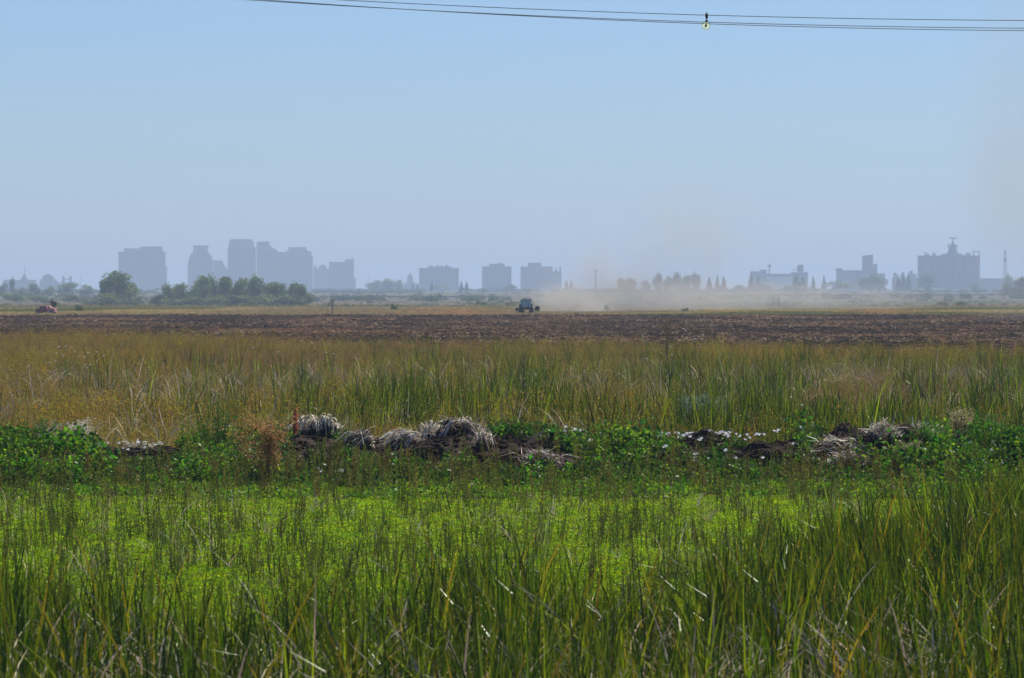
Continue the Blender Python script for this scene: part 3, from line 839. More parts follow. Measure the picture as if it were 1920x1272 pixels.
T = [  # the cluster at the left, about 1.3 km away
 (219, 512, 44, DT, 'poplar', 'tall ragged tree, highest of the lone left group'), (242, 528, 30, DT + 20, 'round', 'rounded tree on the right of the lone left group'),
 (196, 526, 20, DT + 10, 'poplar', 'thin upright tree on the left of the lone left group'), (249, 551, 26, DT - 40, 'bush', 'low bush at the right foot of the lone left group'),
 (208, 546, 38, DT - 40, 'bush', 'bush at the foot of the ragged tree'),
 (296, 546, 44, DT - 10, 'bush', 'low bush at the left end of the big tree cluster'), (325, 530, 32, DT + 20, 'round', 'first full tree from the left end of the big cluster'),
 (351, 527, 34, DT, 'round', 'flat-topped round tree in the left of the big cluster'), (377, 519, 28, DT + 10, 'poplar', 'narrow tree before the crowned tower'),
 (407, 514, 34, DT + 30, 'round', 'tallest tree of the big cluster'), (424, 522, 26, DT + 10, 'poplar', 'upright tree right of the tallest in the cluster'),
 (442, 524, 30, DT, 'round', 'round tree below the tallest high-rise'), (461, 523, 26, DT + 20, 'poplar', 'slim tree in the middle of the big cluster'),
 (478, 518, 28, DT + 5, 'poplar', 'pointed tree right of the middle of the cluster'), (503, 529, 30, DT + 20, 'round', 'lower round tree in the right half of the cluster'),
 (529, 528, 34, DT, 'round', 'round tree before the set-back high-rise'), (551, 531, 28, DT + 15, 'poplar', 'upright tree near the right end of the cluster'),
 (567, 532, 30, DT, 'round', 'round tree at the right end of the big cluster'),
 (338, 549, 46, DT - 45, 'bush', 'wide low bush under the left half of the cluster'), (385, 545, 50, DT - 45, 'bush', 'dark low bush under the tallest cluster tree'),
 (434, 546, 50, DT - 45, 'bush', 'low bush in the middle front of the cluster'), (488, 547, 50, DT - 45, 'bush', 'low bush under the pointed cluster tree'),
 (536, 546, 48, DT - 45, 'bush', 'rounded low bush in the right front of the cluster'), (570, 549, 24, DT - 45, 'bush', 'small bush at the right foot of the cluster')]
for px, yt, wp, d, kd, lb in T:
    tree('field_bush' if kd == 'bush' else 'field_tree', lb, px, yt, wp, d, kd, 'bush' if kd == 'bush' else 'tree', 'trees and bushes of the left clusters')
T = [
 (6, 530, 16, 4200, 'round', 'small round tree at the left picture edge'), (22, 521, 11, 4200, 'poplar', 'narrow upright tree near the left edge'),
 (38, 537, 26, 3900, 'round', 'low tree right of the narrow one at far left'), (68, 531, 30, 3900, 'round', 'broad tree below the hump-roofed block'),
 (92, 535, 22, 3900, 'round', 'small tree left of the dark round one'), (125, 530, 38, 3900, 'round', 'dark dome-shaped tree below the bridge towers'),
 (161, 532, 32, 4050, 'round', 'flat-topped tree right of the bridge towers'), (30, 548, 60, 2755, 'bush', 'hazy wide thicket low at the left edge'),
 (82, 552, 50, 2610, 'bush', 'hazy thicket behind the red vehicle'), (130, 548, 50, 2755, 'bush', 'thicket in front of the dark dome-shaped tree'),
 (172, 553, 44, 2320, 'bush', 'pale green bush left of the lone tree group'),
 (705, 525, 36, 6610, 'round', 'left half of the rounded tree pair in mid skyline'), (728, 522, 36, 6610, 'round', 'taller right tree of the rounded pair'),
 (748, 524, 24, 6700, 'round', 'rounded tree left of the small dome'), (774, 531, 8, 6520, 'conifer', 'left of two small conifers below the dome'),
 (783, 531, 8, 6520, 'conifer', 'right of two small conifers below the dome'), (809, 526, 9, 6430, 'conifer', 'conifer in front of the wide office block'),
 (825, 533, 34, 6520, 'round', 'low olive tree below the wide office block'), (865, 527, 10, 6070, 'conifer', 'left of two dark conifers right of the office block'),
 (875, 528, 10, 6070, 'conifer', 'right of two dark conifers right of the office block'), (907, 539, 34, 5890, 'bush', 'low green trees left of the white shed'),
 (960, 532, 20, 6340, 'round', 'tree between the two middle office blocks'), (948, 537, 24, 6340, 'bush', 'low trees below the square office block'),
 (990, 540, 40, 6070, 'bush', 'low hedge trees at the edge of the dust'),
 (1062, 526, 10, 6070, 'conifer', 'left of two faint conifers in the dust'), (1071, 526, 10, 6070, 'conifer', 'right of two faint conifers in the dust'),
 (1165, 519, 22, 5300, 'round', 'left tree of the pair beside the utility pole'), (1183, 519, 24, 5300, 'round', 'right tree of the pair beside the utility pole'),
 (1212, 525, 18, 5300, 'round', 'small tree left of the long veiled row'), (1233, 512, 20, 5200, 'poplar', 'peaked tree starting the long veiled row'),
 (1252, 517, 20, 5200, 'round', 'second tree of the long veiled row'), (1270, 512, 24, 5250, 'poplar', 'tallest tree of the long veiled row'),
 (1288, 513, 22, 5200, 'round', 'full tree right of the tallest in the veiled row'), (1306, 512, 22, 5250, 'poplar', 'right peak of the long veiled row'),
 (1330, 520, 16, 5300, 'conifer', 'first conifer right of the veiled row'), (1345, 517, 13, 5300, 'conifer', 'second conifer right of the veiled row'),
 (1357, 518, 13, 5300, 'conifer', 'third conifer right of the veiled row'), (1386, 531, 28, 5500, 'bush', 'low shrubs between conifers right of the dust'),
 (1408, 516, 16, 5500, 'conifer', 'tall conifer before the left end of the mill'), (1422, 518, 14, 5500, 'conifer', 'second conifer before the left end of the mill'),
 (1437, 531, 28, 5500, 'bush', 'round shrub below the mill sheds'), (1478, 533, 30, 5400, 'bush', 'shrub left of the conifer pair at the mill'),
 (1493, 514, 19, 5400, 'conifer', 'left conifer of the pair before the mill'), (1505, 517, 17, 5400, 'conifer', 'right conifer of the pair before the mill'),
 (1497, 530, 44, 5380, 'bush', 'dark shrubs at the foot of the conifer pair'), (1525, 518, 11, 6160, 'conifer', 'thin conifer right of the mill'),
 (1545, 517, 11, 6340, 'conifer', 'lone pointed conifer between mill and elevator'), (1531, 540, 18, 5600, 'bush', 'pale small shrub right of the mill'),
 (1575, 526, 44, 5800, 'round', 'light green dome-shaped tree before the short silos'), (1618, 518, 26, 5980, 'round', 'left dark tree below the elevator tower'),
 (1636, 512, 34, 5980, 'round', 'broad dark tree below the elevator tower'), (1652, 520, 22, 5980, 'round', 'right dark tree below the elevator tower'),
 (1684, 516, 12, 6160, 'conifer', 'left conifer of three by the framed plant'), (1694, 511, 13, 6160, 'conifer', 'middle conifer of three by the framed plant'),
 (1703, 512, 13, 6160, 'conifer', 'right conifer of three by the framed plant'), (1738, 509, 34, 6250, 'round', 'brownish tree at the left foot of the big silos'),
 (1826, 531, 20, 6070, 'round', 'small tree at the right foot of the big silos'), (1892, 512, 20, 5800, 'round', 'round tree at the foot of the lattice tower'),
 (1897, 524, 36, 4050, 'round', 'dark tree near the right edge'), (1917, 521, 26, 4050, 'poplar', 'dark tree cut by the right picture edge'),
 (1885, 545, 18, 3900, 'bush', 'bush below the dark right-edge tree')]
for px, yt, wp, d, kd, lb in T:
    tree({'conifer': 'conifer', 'bush': 'shrub'}.get(kd, 'broadleaf_tree'), lb, px, yt, wp, d, kd, 'shrub' if kd == 'bush' else 'tree', 'distant trees along the skyline')
# low hedge lines
xs = []
for (x0, x1, dd, n) in ((585, 800, 6400, 110), (0, 200, 5200, 110), (250, 330, 5200, 30), (1040, 1420, 5600, 150), (1700, 1920, 5400, 50), (880, 1010, 6800, 50), (1320, 1560, 5900, 80), (580, 1000, 3000, 30), (0, 500, 3200, 40), (1300, 1920, 3300, 24)):
    p = NP.uniform(x0, x1, n); q = NP.normal(dd, 60, n); xs.append(np.stack([(p - 960) / F * q, q, gz(q)], 1))
hp = np.concatenate(xs)
spread('hedge_row', 'scrub', hp, 'dark hedges in thin lines across the far fields', (1.6, 3.6), wob=0.0)
x, y = places(700, 1500, 5200, 20); spread('far_scrub', 'scrub', np.stack([x, y, gz(y)], 1), 'scattered low scrub over the far fields', (0.5, 1.6), wob=0)

# utility pole in the dust, posts, weeds
d = 3800
t_ = empty('utility_pole', (X(1117, d), d, float(gz(d))), 'wooden utility pole with a crossarm standing in the dust', 'utility pole')
pole = mat('weathered_wood', (0.10, 0.08, 0.065), 0.95, 0.1, noise=0.4, nscale=3)
zt = Z(505, d) - float(gz(d))
MB().tube([(0, 0, -0.1), (0, 0, zt)], [0.42, 0.32], 8).build('pole', pole, t_)
MB().box(-2.6, 2.6, -0.15, 0.15, zt - 1.3, zt - 0.9).build('crossarm', pole, t_)
for x_ in (-2.4, -1.0, 1.0, 2.4): MB().lathe([(0.12, zt - 0.9), (0.2, zt - 0.65), (0.08, zt - 0.4)], 8, (x_, 0, 0)).build('insulator', glassm, t_)
d = 1290
t_ = empty('water_gate', (X(1455, d), d, 0), 'two dark posts with a pale board between them', 'gate')
for s in (-1, 1): MB().box(s * 0.85 - 0.17, s * 0.85 + 0.17, -0.15, 0.15, -0.2, 3.5).build('post', pole, t_)
MB().box(-0.66, 0.66, -0.06, 0.06, 0.2, 1.5).build('board', concrete, t_)
MB().box(-0.66, 0.66, -0.08, 0.08, 2.0, 2.2).build('rail', pole, t_)

# ------------------------------------------------------------------ tractor
paint = mat('green_paint', (0.03, 0.20, 0.14), 0.4, 0.5, noise=0.25, nscale=3)
hoodp = mat('dusty_hood', (0.50, 0.52, 0.48), 0.5, 0.4, noise=0.25, nscale=2)
rubber = mat('dusty_tyre', (0.05, 0.045, 0.04), 0.95, 0.1, noise=0.4, nscale=2)
glass = mat('cab_glass', (0.30, 0.50, 0.52), 0.12, 0.8)
yel = mat('wheel_yellow', (0.45, 0.33, 0.03), 0.6, 0.3)
D = 932
tr = empty('tractor', (X(987, D), D, 0.05), 'green tractor with a glass cab raising dust in the field', 'tractor', rz=0.12)
tr.scale = (1.06, 1.0, 1.0)
def wheel(parent, x, y, r, wd):
    o = MB().lathe([(r * 0.55, -wd / 2), (r * 0.96, -wd / 2), (r, -wd / 3), (r, wd / 3), (r * 0.96, wd / 2), (r * 0.55, wd / 2)], 24, (x, y, r), 'x')
    for k in range(18):
        a = 2 * PI * k / 18
        c, s = math.cos(a), math.sin(a)
        o.tube([(x - wd / 2, y + c * r, r + s * r), (x, y + math.cos(a + 0.12) * r * 1.03, r + math.sin(a + 0.12) * r * 1.03), (x + wd / 2, y + c * r, r + s * r)], 0.04, 4)
    w_ = o.build('tyre', rubber, parent)
    MB().lathe([(0.1, -wd * 0.52), (r * 0.55, -wd * 0.40), (r * 0.55, wd * 0.40), (0.1, wd * 0.52)], 16, (x, y, r), 'x').build('rim', yel, w_)
    return w_
for s in (-1, 1):
    wheel(tr, s * 1.02, 1.1, 0.92, 0.55); wheel(tr, s * 0.92, -1.55, 0.66, 0.42)
    MB().prism([(s * 0.70, 1.75), (s * 0.78, 1.95), (s * 1.34, 1.90), (s * 1.36, 1.72)], 0.3, 1.9).build('mudguard', paint, tr)
    MB().tube([(s * 1.0, -0.2, 2.5), (s * 1.3, -0.25, 2.45), (s * 1.3, -0.25, 2.15)], 0.03, 5).build('mirror', rubber, tr)
MB().box(-0.42, 0.42, -2.4, 0.3, 0.75, 1.15).build('chassis', rubber, tr)
MB().prism([(-0.44, 1.15), (-0.47, 1.45), (-0.36, 1.68), (0.36, 1.68), (0.47, 1.45), (0.44, 1.15)], -2.5, 0.0).build('hood', hoodp, tr)
MB().box(-0.33, 0.33, -2.54, -2.5, 1.0, 1.5).build('grille', rubber, tr)
for s in (-1, 1): MB().lathe([(0.08, -0.03), (0.08, 0.03)], 10, (s * 0.26, -2.56, 1.52), 'y').build('headlight', glass, tr)
# cab: posts, glazing, roof
for s in (-1, 1):
    MB().prism([(s * 0.84, 1.2), (s * 0.93, 1.2), (s * 1.0, 2.72), (s * 0.91, 2.72)], 0.0, 0.09).build('cab_post', paint, tr)
    MB().prism([(s * 0.84, 1.2), (s * 0.93, 1.2), (s * 1.0, 2.72), (s * 0.91, 2.72)], 1.5, 1.59).build('cab_post', paint, tr)
    MB().box(s * 0.90 - 0.015, s * 0.90 + 0.015, 0.09, 1.5, 1.25, 2.7).build('side_window', glass, tr)
MB().box(-0.85, 0.85, 0.03, 0.06, 1.3, 2.7).build('windscreen', glass, tr)
MB().box(-0.85, 0.85, 1.53, 1.56, 1.3, 2.7).build('rear_window', glass, tr)
MB().box(-1.0, 1.0, 0.0, 1.6, 1.12, 1.2).build('cab_floor', rubber, tr)
MB().prism([(-1.06, 2.72), (-1.04, 2.86), (-0.85, 2.98), (0.85, 2.98), (1.04, 2.86), (1.06, 2.72)], -0.12, 1.72).build('cab_roof', paint, tr)
MB().box(-0.08, 0.08, -0.02, 0.03, 1.3, 2.72).build('wiper_post', paint, tr)
MB().box(-0.30, 0.30, 0.75, 1.15, 1.2, 2.15).build('seat', rubber, tr)
MB().tube([(0.38, -0.6, 1.6), (0.38, -0.6, 2.45)], 0.06, 8).build('exhaust', rubber, tr)
# harrow drawn behind, wings showing on both sides
hr = empty('disc_harrow', (X(989, D + 6), D + 6, 0.05), 'wide disc harrow towed behind the green tractor', 'harrow', rz=0.12)
MB().box(-2.6, 2.6, -0.1, 0.1, 0.75, 0.95).box(-0.1, 0.1, -4.2, -0.1, 0.72, 0.85).build('frame', rubber, hr)
for s in (-1, 1):
    for k in range(8):
        MB().lathe([(0.02, -0.04), (0.36, -0.02), (0.38, 0.0), (0.02, 0.03)], 14, (s * (0.5 + 0.28 * k), 0.1, 0.36), 'x').build('disc', rubber, hr)
    MB().box(s * 2.15 - 0.45, s * 2.15 + 0.45, -0.3, 0.4, 0.55, 1.45 if s > 0 else 1.15).build('wing', rubber, hr)

# ------------------------------------------------------------------ red vehicle at the left with a dead bush behind it
redp = mat('red_paint', (0.42, 0.05, 0.035), 0.35, 0.5, noise=0.25, nscale=2)
pinkp = mat('sunlit_red_paint', (0.62, 0.25, 0.19), 0.4, 0.4, noise=0.15, nscale=2)  # paler red for the rear parts: sunlight on them is put into the colour
D = 905
cr = empty('red_pickup', (X(87, D), D, 0.0), 'red pickup with dark windows standing at the far left', 'pickup', rz=math.radians(-12))
cr.scale = (1.0, 1.0, 1.05)
MB().prism([(-2.1, 0.35), (-2.1, 0.95), (-1.9, 1.05), (-0.35, 1.08), (0.35, 1.06), (0.35, 0.35)], -0.85, 0.85).build('body', redp, cr)
MB().prism([(0.36, 0.4), (0.36, 0.98), (2.05, 0.98), (2.1, 0.4)], -0.87, 0.87).build('cargo_bed', pinkp, cr)
MB().prism([(-1.45, 1.09), (-1.15, 1.58), (0.2, 1.62), (0.42, 1.09)], -0.75, 0.75).build('cab', redp, cr)
MB().prism([(-1.30, 1.14), (-1.08, 1.52), (-0.45, 1.54), (-0.45, 1.14)], -0.77, -0.755).build('side_window', glassm, cr)
MB().prism([(-0.38, 1.14), (-0.38, 1.54), (0.14, 1.54), (0.28, 1.14)], -0.77, -0.755).build('side_window', glassm, cr)
MB().prism([(-1.49, 1.12), (-1.21, 1.55), (-1.19, 1.55), (-1.46, 1.12)], -0.68, 0.68).build('windscreen', glassm, cr)
for x_ in (-1.4, 1.35):
    for s in (-1, 1):
        w_ = MB().lathe([(0.2, -0.1), (0.36, -0.1), (0.38, 0), (0.36, 0.1), (0.2, 0.1)], 18, (x_, s * 0.8, 0.38), 'y').build('wheel', rubber, cr)
        MB().lathe([(0.02, -0.11), (0.2, -0.10), (0.2, 0.10), (0.02, 0.11)], 12, (x_, s * 0.8, 0.38), 'y').build('rim', steel, w_)
MB().box(-2.16, -2.08, -0.7, 0.7, 0.4, 0.55).build('bumper', steel, cr)
MB().prism([(0.5, 0.99), (0.55, 1.55), (0.75, 1.7), (1.0, 1.35), (1.9, 1.15), (1.95, 0.99)], -0.6, 0.6).build('load_cover', pinkp, cr)

def dead_bush(name, label, px, d, h, wd, seed, cols, cat='bush', nst=9, nl=160, z=0.0, ls=0.08, group=None, stemc=(0.10, 0.075, 0.055), sw=0.02, up=1.0, spreadm=0.55, leafpart='foliage', lm=None):
    """branching stems with their own twigs and leaves"""
    r = random.Random(seed)
    t_ = empty(name, (X(px, d), d, z), label, cat, group)
    st, lv = MB(), MB()
    for i in range(nst):
        a = r.uniform(0, 2 * PI); q = wd / 2 * r.uniform(0.1, 1.0); L = h * (r.uniform(0.6, 1.0) if nst < 12 else r.uniform(0.35, 1.0))
        p = [(0, 0, -0.05), (q * 0.35 * math.cos(a), q * 0.35 * math.sin(a), L * 0.4), (q * 0.8 * math.cos(a), q * 0.8 * math.sin(a), L * 0.75), (q * math.cos(a), q * math.sin(a), L)]
        st.tube(p, [sw, sw * 0.8, sw * 0.5, sw * 0.2], 5, stemc)
        for k in range(4):
            t_0 = r.uniform(0.3, 0.9); s0 = Vector(p[1]).lerp(Vector(p[3]), t_0)
            e0 = s0 + Vector((r.gauss(0, wd * 0.12), r.gauss(0, wd * 0.12), h * r.uniform(0.05, 0.2)))
            st.tube([s0, e0], [sw * 0.4, sw * 0.15], 4, stemc)
            for j in range(nl // (nst * 4)):
                v = s0.lerp(e0, r.uniform(0.2, 1.15)) + Vector((r.gauss(0, wd * 0.05), r.gauss(0, wd * 0.05), r.gauss(0, h * 0.035)))
                lv.leaf(v, ls * r.uniform(0.5, 1.4), r, jit(r.choice(cols), r, 0.3), 1.8, up * 0.5)
        for j in range(nl // (nst * 3)):
            u_ = r.uniform(spreadm, 1.0); k = min(2, int(u_ * 3)); v = Vector(p[k]).lerp(Vector(p[k + 1]), u_ * 3 - k)
            lv.leaf(v + Vector((r.gauss(0, wd * 0.05), r.gauss(0, wd * 0.05), r.gauss(0, 0.03))), ls * r.uniform(0.5, 1.4), r, jit(r.choice(cols), r, 0.3), 1.8, up * 0.5)
    st.build('stem', lm or drym, t_)
    if lv.v: lv.build(leafpart, lm or leafm, t_)
    return t_
DKB = ((0.05, 0.04, 0.03), (0.07, 0.05, 0.04), (0.04, 0.04, 0.025))
dead_bush('dead_bush', 'dark bare bush rising behind the red pickup', 101, 912, 3.3, 1.7, 5, DKB, nl=500, ls=0.2, sw=0.05, cat='bush')
dead_bush('sapling', 'thin ragged sapling at the edge of the ploughed field', 623, 900, 4.0, 1.8, 6, ((0.06, 0.06, 0.03), (0.09, 0.07, 0.04)), 'sapling', 5, 120, ls=0.14, sw=0.045, spreadm=0.4)
dead_bush('tall_weed', 'tall thin branching weed sticking up above the ploughed field', 1250, 300, 4.7, 1.7, 8, ((0.12, 0.07, 0.04), (0.16, 0.09, 0.03), (0.14, 0.13, 0.02)), 'weed', 6, 260, ls=0.09, sw=0.014, spreadm=0.3)
for i, (px, d_, h_, lb) in enumerate(((1284, 1000, 1.2, 'small dark weed left of the taller clump at the field edge'),
                                 (1138, 1010, 2.0, 'olive weed clump right of the tractor'),
                                 (740, 1060, 2.2, 'dark weed clump on the dry strip left of the tractor'), (148, 1000, 2.2, 'green weed clump right of the red pickup'))):
    tree('weed_clump', lb, px, HZ - (h_ - H) / d_ * F, 13, d_, 'bush', 'weed clump', 'weed clumps at the edge of the ploughed field')

# ------------------------------------------------------------------ power lines with a glass insulator
wirem = mat('wire', (0.10, 0.13, 0.15), 0.6, 0.3)
DW = 130.0
pp = F / DW
def wire_z(x, row0, colv, a): 
    px = 960 + x * pp
    return H + (HZ - (row0 - a * (px - colv) ** 2)) / pp
for row0, colv, a, dy, lb in ((39.0, 2050, 1.95e-5, 0.0, 'uppermost of the three thin overhead wires'), (53.0, 2100, 2.02e-5, 0.25, 'middle one of the three overhead wires'), (59.5, 2100, 2.27e-5, -0.25, 'lowest of the three overhead wires')):
    xs = np.linspace(-24, 30, 60)
    tag(MB().tube([(x, DW + dy, wire_z(x, row0, colv, a)) for x in xs], 0.0105, 6).build('overhead_wire', wirem), lb, 'wire', 'overhead wires')
xi = (1325 - 960) / pp
zi = wire_z(xi, 39.0, 2050, 1.95e-5)
blk = mat('black_iron', (0.012, 0.012, 0.015), 0.6, 0.4)
gdisc = bpy.data.materials.new('pale_green_glass'); gdisc.use_nodes = True
t = gdisc.node_tree; t.nodes.clear()
tp = t.nodes.new('ShaderNodeBsdfTransparent'); tp.inputs[0].default_value = (0.96, 0.98, 0.86, 1)
gs = t.nodes.new('ShaderNodeBsdfTranslucent'); gs.inputs[0].default_value = (0.75, 0.8, 0.6, 1)
mx = t.nodes.new('ShaderNodeMixShader'); mx.inputs[0].default_value = 0.35; ou = t.nodes.new('ShaderNodeOutputMaterial')
t.links.new(tp.outputs[0], mx.inputs[1]); t.links.new(gs.outputs[0], mx.inputs[2]); t.links.new(mx.outputs[0], ou.inputs[0])
GLC = (0.70, 0.78, 0.50)
t_ = empty('wire_insulator', (xi, DW, zi), 'round greenish glass insulator hanging below a black fitting on the wires', 'insulator')
MB().lathe([(0.01, 0.085), (0.02, 0.06), (0.05, 0.04), (0.035, 0.02), (0.055, 0.0), (0.035, -0.025), (0.05, -0.05), (0.03, -0.075), (0.035, -0.09), (0.015, -0.12), (0.015, -0.15)], 12).build('fitting', blk, t_)
MB().box(-0.045, 0.045, -0.03, 0.03, -0.185, -0.155).box(-0.02, 0.02, -0.02, 0.02, -0.20, -0.185).build('clamp', blk, t_)
MB().lathe([(0.04, -0.010), (0.118, -0.010), (0.118, 0.010), (0.04, 0.010)], 32, (-0.02, 0, -0.31), 'y', GLC).build('glass_disc', gdisc, t_, smooth=False)
MB().tube([(-0.02 + 0.121 * math.cos(2 * PI * k / 32), 0, -0.31 + 0.121 * math.sin(2 * PI * k / 32)) for k in range(33)], 0.006, 6).build('rim', mat('dull_green_rim', (0.16, 0.18, 0.10), 0.5), t_)
MB().lathe([(0.005, -0.035), (0.036, -0.03), (0.036, 0.03), (0.005, 0.035)], 12, (-0.02, 0, -0.31), 'y').build('hub', mat('olive_brass', (0.14, 0.15, 0.02), 0.5), t_)
MB().lathe([(0.004, -0.09), (0.004, 0.09)], 6, (-0.02, 0, -0.25)).build('pin', blk, t_)

# ------------------------------------------------------------------ dust raised by the tractor: soft volumes
def dust(name, label, c, rad, dens, seed, nsc=0.12, thr=0.42, col=(0.97, 0.91, 0.80)):
    m = bpy.data.materials.new(name); m.use_nodes = True
    t = m.node_tree; t.nodes.clear()
    ou = t.nodes.new('ShaderNodeOutputMaterial'); pv = t.nodes.new('ShaderNodeVolumePrincipled')
    pv.inputs['Color'].default_value = (*col, 1)
    tc = t.nodes.new('ShaderNodeTexCoord')
    ln = t.nodes.new('ShaderNodeVectorMath'); ln.operation = 'LENGTH'; t.links.new(tc.outputs['Object'], ln.inputs[0])
    fo = t.nodes.new('ShaderNodeMapRange'); fo.interpolation_type = 'SMOOTHERSTEP'
    fo.inputs['From Min'].default_value = 1.0; fo.inputs['From Max'].default_value = 0.05
    t.links.new(ln.outputs['Value'], fo.inputs[0])
    ge = t.nodes.new('ShaderNodeNewGeometry')
    mp = t.nodes.new('ShaderNodeMapping'); mp.inputs['Location'].default_value = (seed * 7.3, 0, 0); mp.inputs['Scale'].default_value = (nsc, nsc, nsc)
    t.links.new(ge.outputs['Position'], mp.inputs[0])
    nz = t.nodes.new('ShaderNodeTexNoise'); nz.inputs['Scale'].default_value = 1; nz.inputs['Detail'].default_value = 3; nz.inputs['Distortion'].default_value = 0.6
    t.links.new(mp.outputs[0], nz.inputs['Vector'])
    nr = t.nodes.new('ShaderNodeMapRange'); nr.inputs['From Min'].default_value = thr - 0.1; nr.inputs['From Max'].default_value = thr + 0.22
    t.links.new(nz.outputs['Fac'], nr.inputs[0])
    ml = t.nodes.new('ShaderNodeMath'); ml.operation = 'MULTIPLY'; t.links.new(fo.outputs[0], ml.inputs[0]); t.links.new(nr.outputs[0], ml.inputs[1])
    m2 = t.nodes.new('ShaderNodeMath'); m2.operation = 'MULTIPLY'; m2.inputs[1].default_value = dens; t.links.new(ml.outputs[0], m2.inputs[0])
    t.links.new(m2.outputs[0], pv.inputs['Density']); t.links.new(pv.outputs[0], ou.inputs['Volume'])
    import bmesh
    bm = bmesh.new(); bmesh.ops.create_icosphere(bm, subdivisions=3, radius=1.0)
    me = bpy.data.meshes.new(name); bm.to_mesh(me); bm.free(); me.materials.append(m)
    o = bpy.data.objects.new(name, me); C.objects.link(o); o.location = c; o.scale = rad
    return tag(o, label, None, None, 'stuff')
DD = 960
def at(px, py, d=DD): return (X(px, d), d, Z(py, d))
dust('dust_cloud', 'dense tan dust right behind the tractor', at(1075, 572, 975), (15, 14, 6.5), 0.15, 1, 0.16, 0.42)
dust('dust_cloud', 'broad dust bank low over the field right of the tractor', at(1180, 560, 1010), (36, 18, 8.5), 0.085, 2, 0.11, 0.43)
dust('dust_cloud', 'thin low dust drifting far right over the field', at(1400, 562, 1080), (64, 22, 7.5), 0.05, 3, 0.08, 0.36)
dust('dust_cloud', 'rising brownish puff above the tractor dust', at(1150, 505, 1010), (24, 14, 11), 0.055, 4, 0.12, 0.45)
dust('dust_cloud', 'faint tall plume leaning up into the sky', at(1310, 450, 1010), (22, 14, 19), 0.050, 5, 0.09, 0.46)
dust('dust_cloud', 'tall faint brown smoke column at the right edge', at(1900, 250, 700), (13, 14, 50), 0.020, 6, 0.04, 0.34, (0.86, 0.80, 0.74))
# ------------------------------------------------------------------ vegetation: near reeds
x, y = places(3900, 31, 76, 2.0)
px = col_px(x, y)
edge = 61 + 7 * (fnoise(x * 0.5, y * 0 + 3) - 0.5) * 2 + np.clip((px - 1300) / 600, 0, 1) * 30 + np.exp(-((px - 950) / 160.0) ** 2) * 9
k = (y < edge) & (fnoise(x * 0.6 + 4, y * 0.35, 2) > 0.30)
x, y = x[k], y[k]
spread('near_cattails', 'near_reed', np.stack([x, y, 0 * x - 0.03], 1), 'tall green cattail leaves filling the near ditch', (0.50, 1.05), tilt=(0, -0.03), wob=0.11)
x, y = places(2300, 58, 104, 2.0, 1150, 1920)
px = col_px(x, y)
k = (y < 60 + np.clip((px - 1250) / 640, 0, 1) * 37 + 6 * (fnoise(x * 0.5, y * 0.3) - 0.5))
x, y = x[k], y[k]
spread('right_cattails', 'near_reed', np.stack([x, y, 0 * x - 0.03], 1), 'cattail leaves leaning left on the right side of the ditch', (0.45, 0.95), tilt=(0, -0.16), wob=0.12)
x, y = places(1700, 31, 58, 2.0)
spread('near_dead_reeds', 'dead_reed', np.stack([x, y, 0 * x], 1), 'bent pale dead reed leaves among the near cattails', (0.8, 1.7), wob=0.2)
x, y = places(230, 64, 108, 2.0)
spread('ditch_dead_reeds', 'dead_reed', np.stack([x, y, 0 * x], 1), 'thin scattered dead reed leaves over the duckweed', (0.4, 0.9), wob=0.2)

# ditch: bright low leaves and thin stalks
x, y = places(60000, 66, 119, 1.5)
k = x > -99
spread('duckweed', 'bright_low', np.stack([x[k], y[k], 0 * x[k]], 1), 'bright yellow-green floating leaves covering the ditch', (0.5, 1.1))
x, y = places(2700, 56, 118, 1.5)
k = (fnoise(x * 0.9 + 8, y * 0.4, 3) > 0.40) & (NP.random(len(x)) < np.interp(y, [90, 102], [1, 0.45]))
spread('ditch_stalks', 'ditch_stalk', np.stack([x[k], y[k], 0 * x[k]], 1), 'thin upright weed stalks standing in the duckweed', (0.7, 1.35), wob=0.1)
x, y = places(230, 108, 121, 1.5)
spread('ditch_edge_dock', 'dock', np.stack([x, y, np.maximum(0, bank_h(x, y))], 1), 'olive dock spikes along the foot of the bank', (0.45, 0.95))
x, y = places(2600, 112, 122, 1.5)
k = fnoise(x * 0.8 + 2, y * 0.4, 2) > 0.42
spread('ditch_edge_leaves', 'mid_low', np.stack([x[k], y[k], np.maximum(0, bank_h(x[k], y[k]))], 1), 'green leafy weeds along the foot of the bank', (0.7, 1.4))
x, y = places(240, 110, 121, 1.5)
spread('bank_foot_litter', 'fine_dry', np.stack([x, y, np.maximum(0, bank_h(x, y))], 1), 'grey-brown dry litter below the bank', (0.3, 0.7), wob=0.3)

# bank cover: where the photograph shows green, and bare mud elsewhere
bare = [(240, 845, 90, 32), (785, 848, 62, 32), (945, 855, 68, 34), (1330, 822, 52, 30), (1450, 850, 66, 38), (1590, 842, 62, 46), (590, 835, 52, 46), (690, 828, 40, 30), (1670, 820, 70, 34), (1800, 830, 32, 16), (1030, 872, 52, 22), (760, 830, 50, 30), (862, 825, 60, 34), (905, 835, 30, 28)]
def is_bare(px, py):
    b_ = np.zeros(len(px), bool)
    for cx, cy_, rx, ry in bare: b_ |= ((px - cx) / rx) ** 2 + ((py - cy_) / ry) ** 2 < 1
    return b_
def bank_places(n, px0=0, px1=1920, y0=119.5, y1=129.5):
    x, y = places(n, y0, y1, 1.5, px0, px1); z = bank_h(x, y); z = np.maximum(z, 0)
    return x, y, z, col_px(x, y), HZ - (z - H) / y * F
x, y, z, px, py = bank_places(8000)
dens = np.interp(px, [0, 150, 220, 330, 420, 470, 640, 700, 1050, 1150, 1240, 1400, 1500, 1600, 1700, 1920], [1, 1, .45, .5, .9, .35, .5, .6, .45, .9, 1, .9, .6, .4, .9, 1])
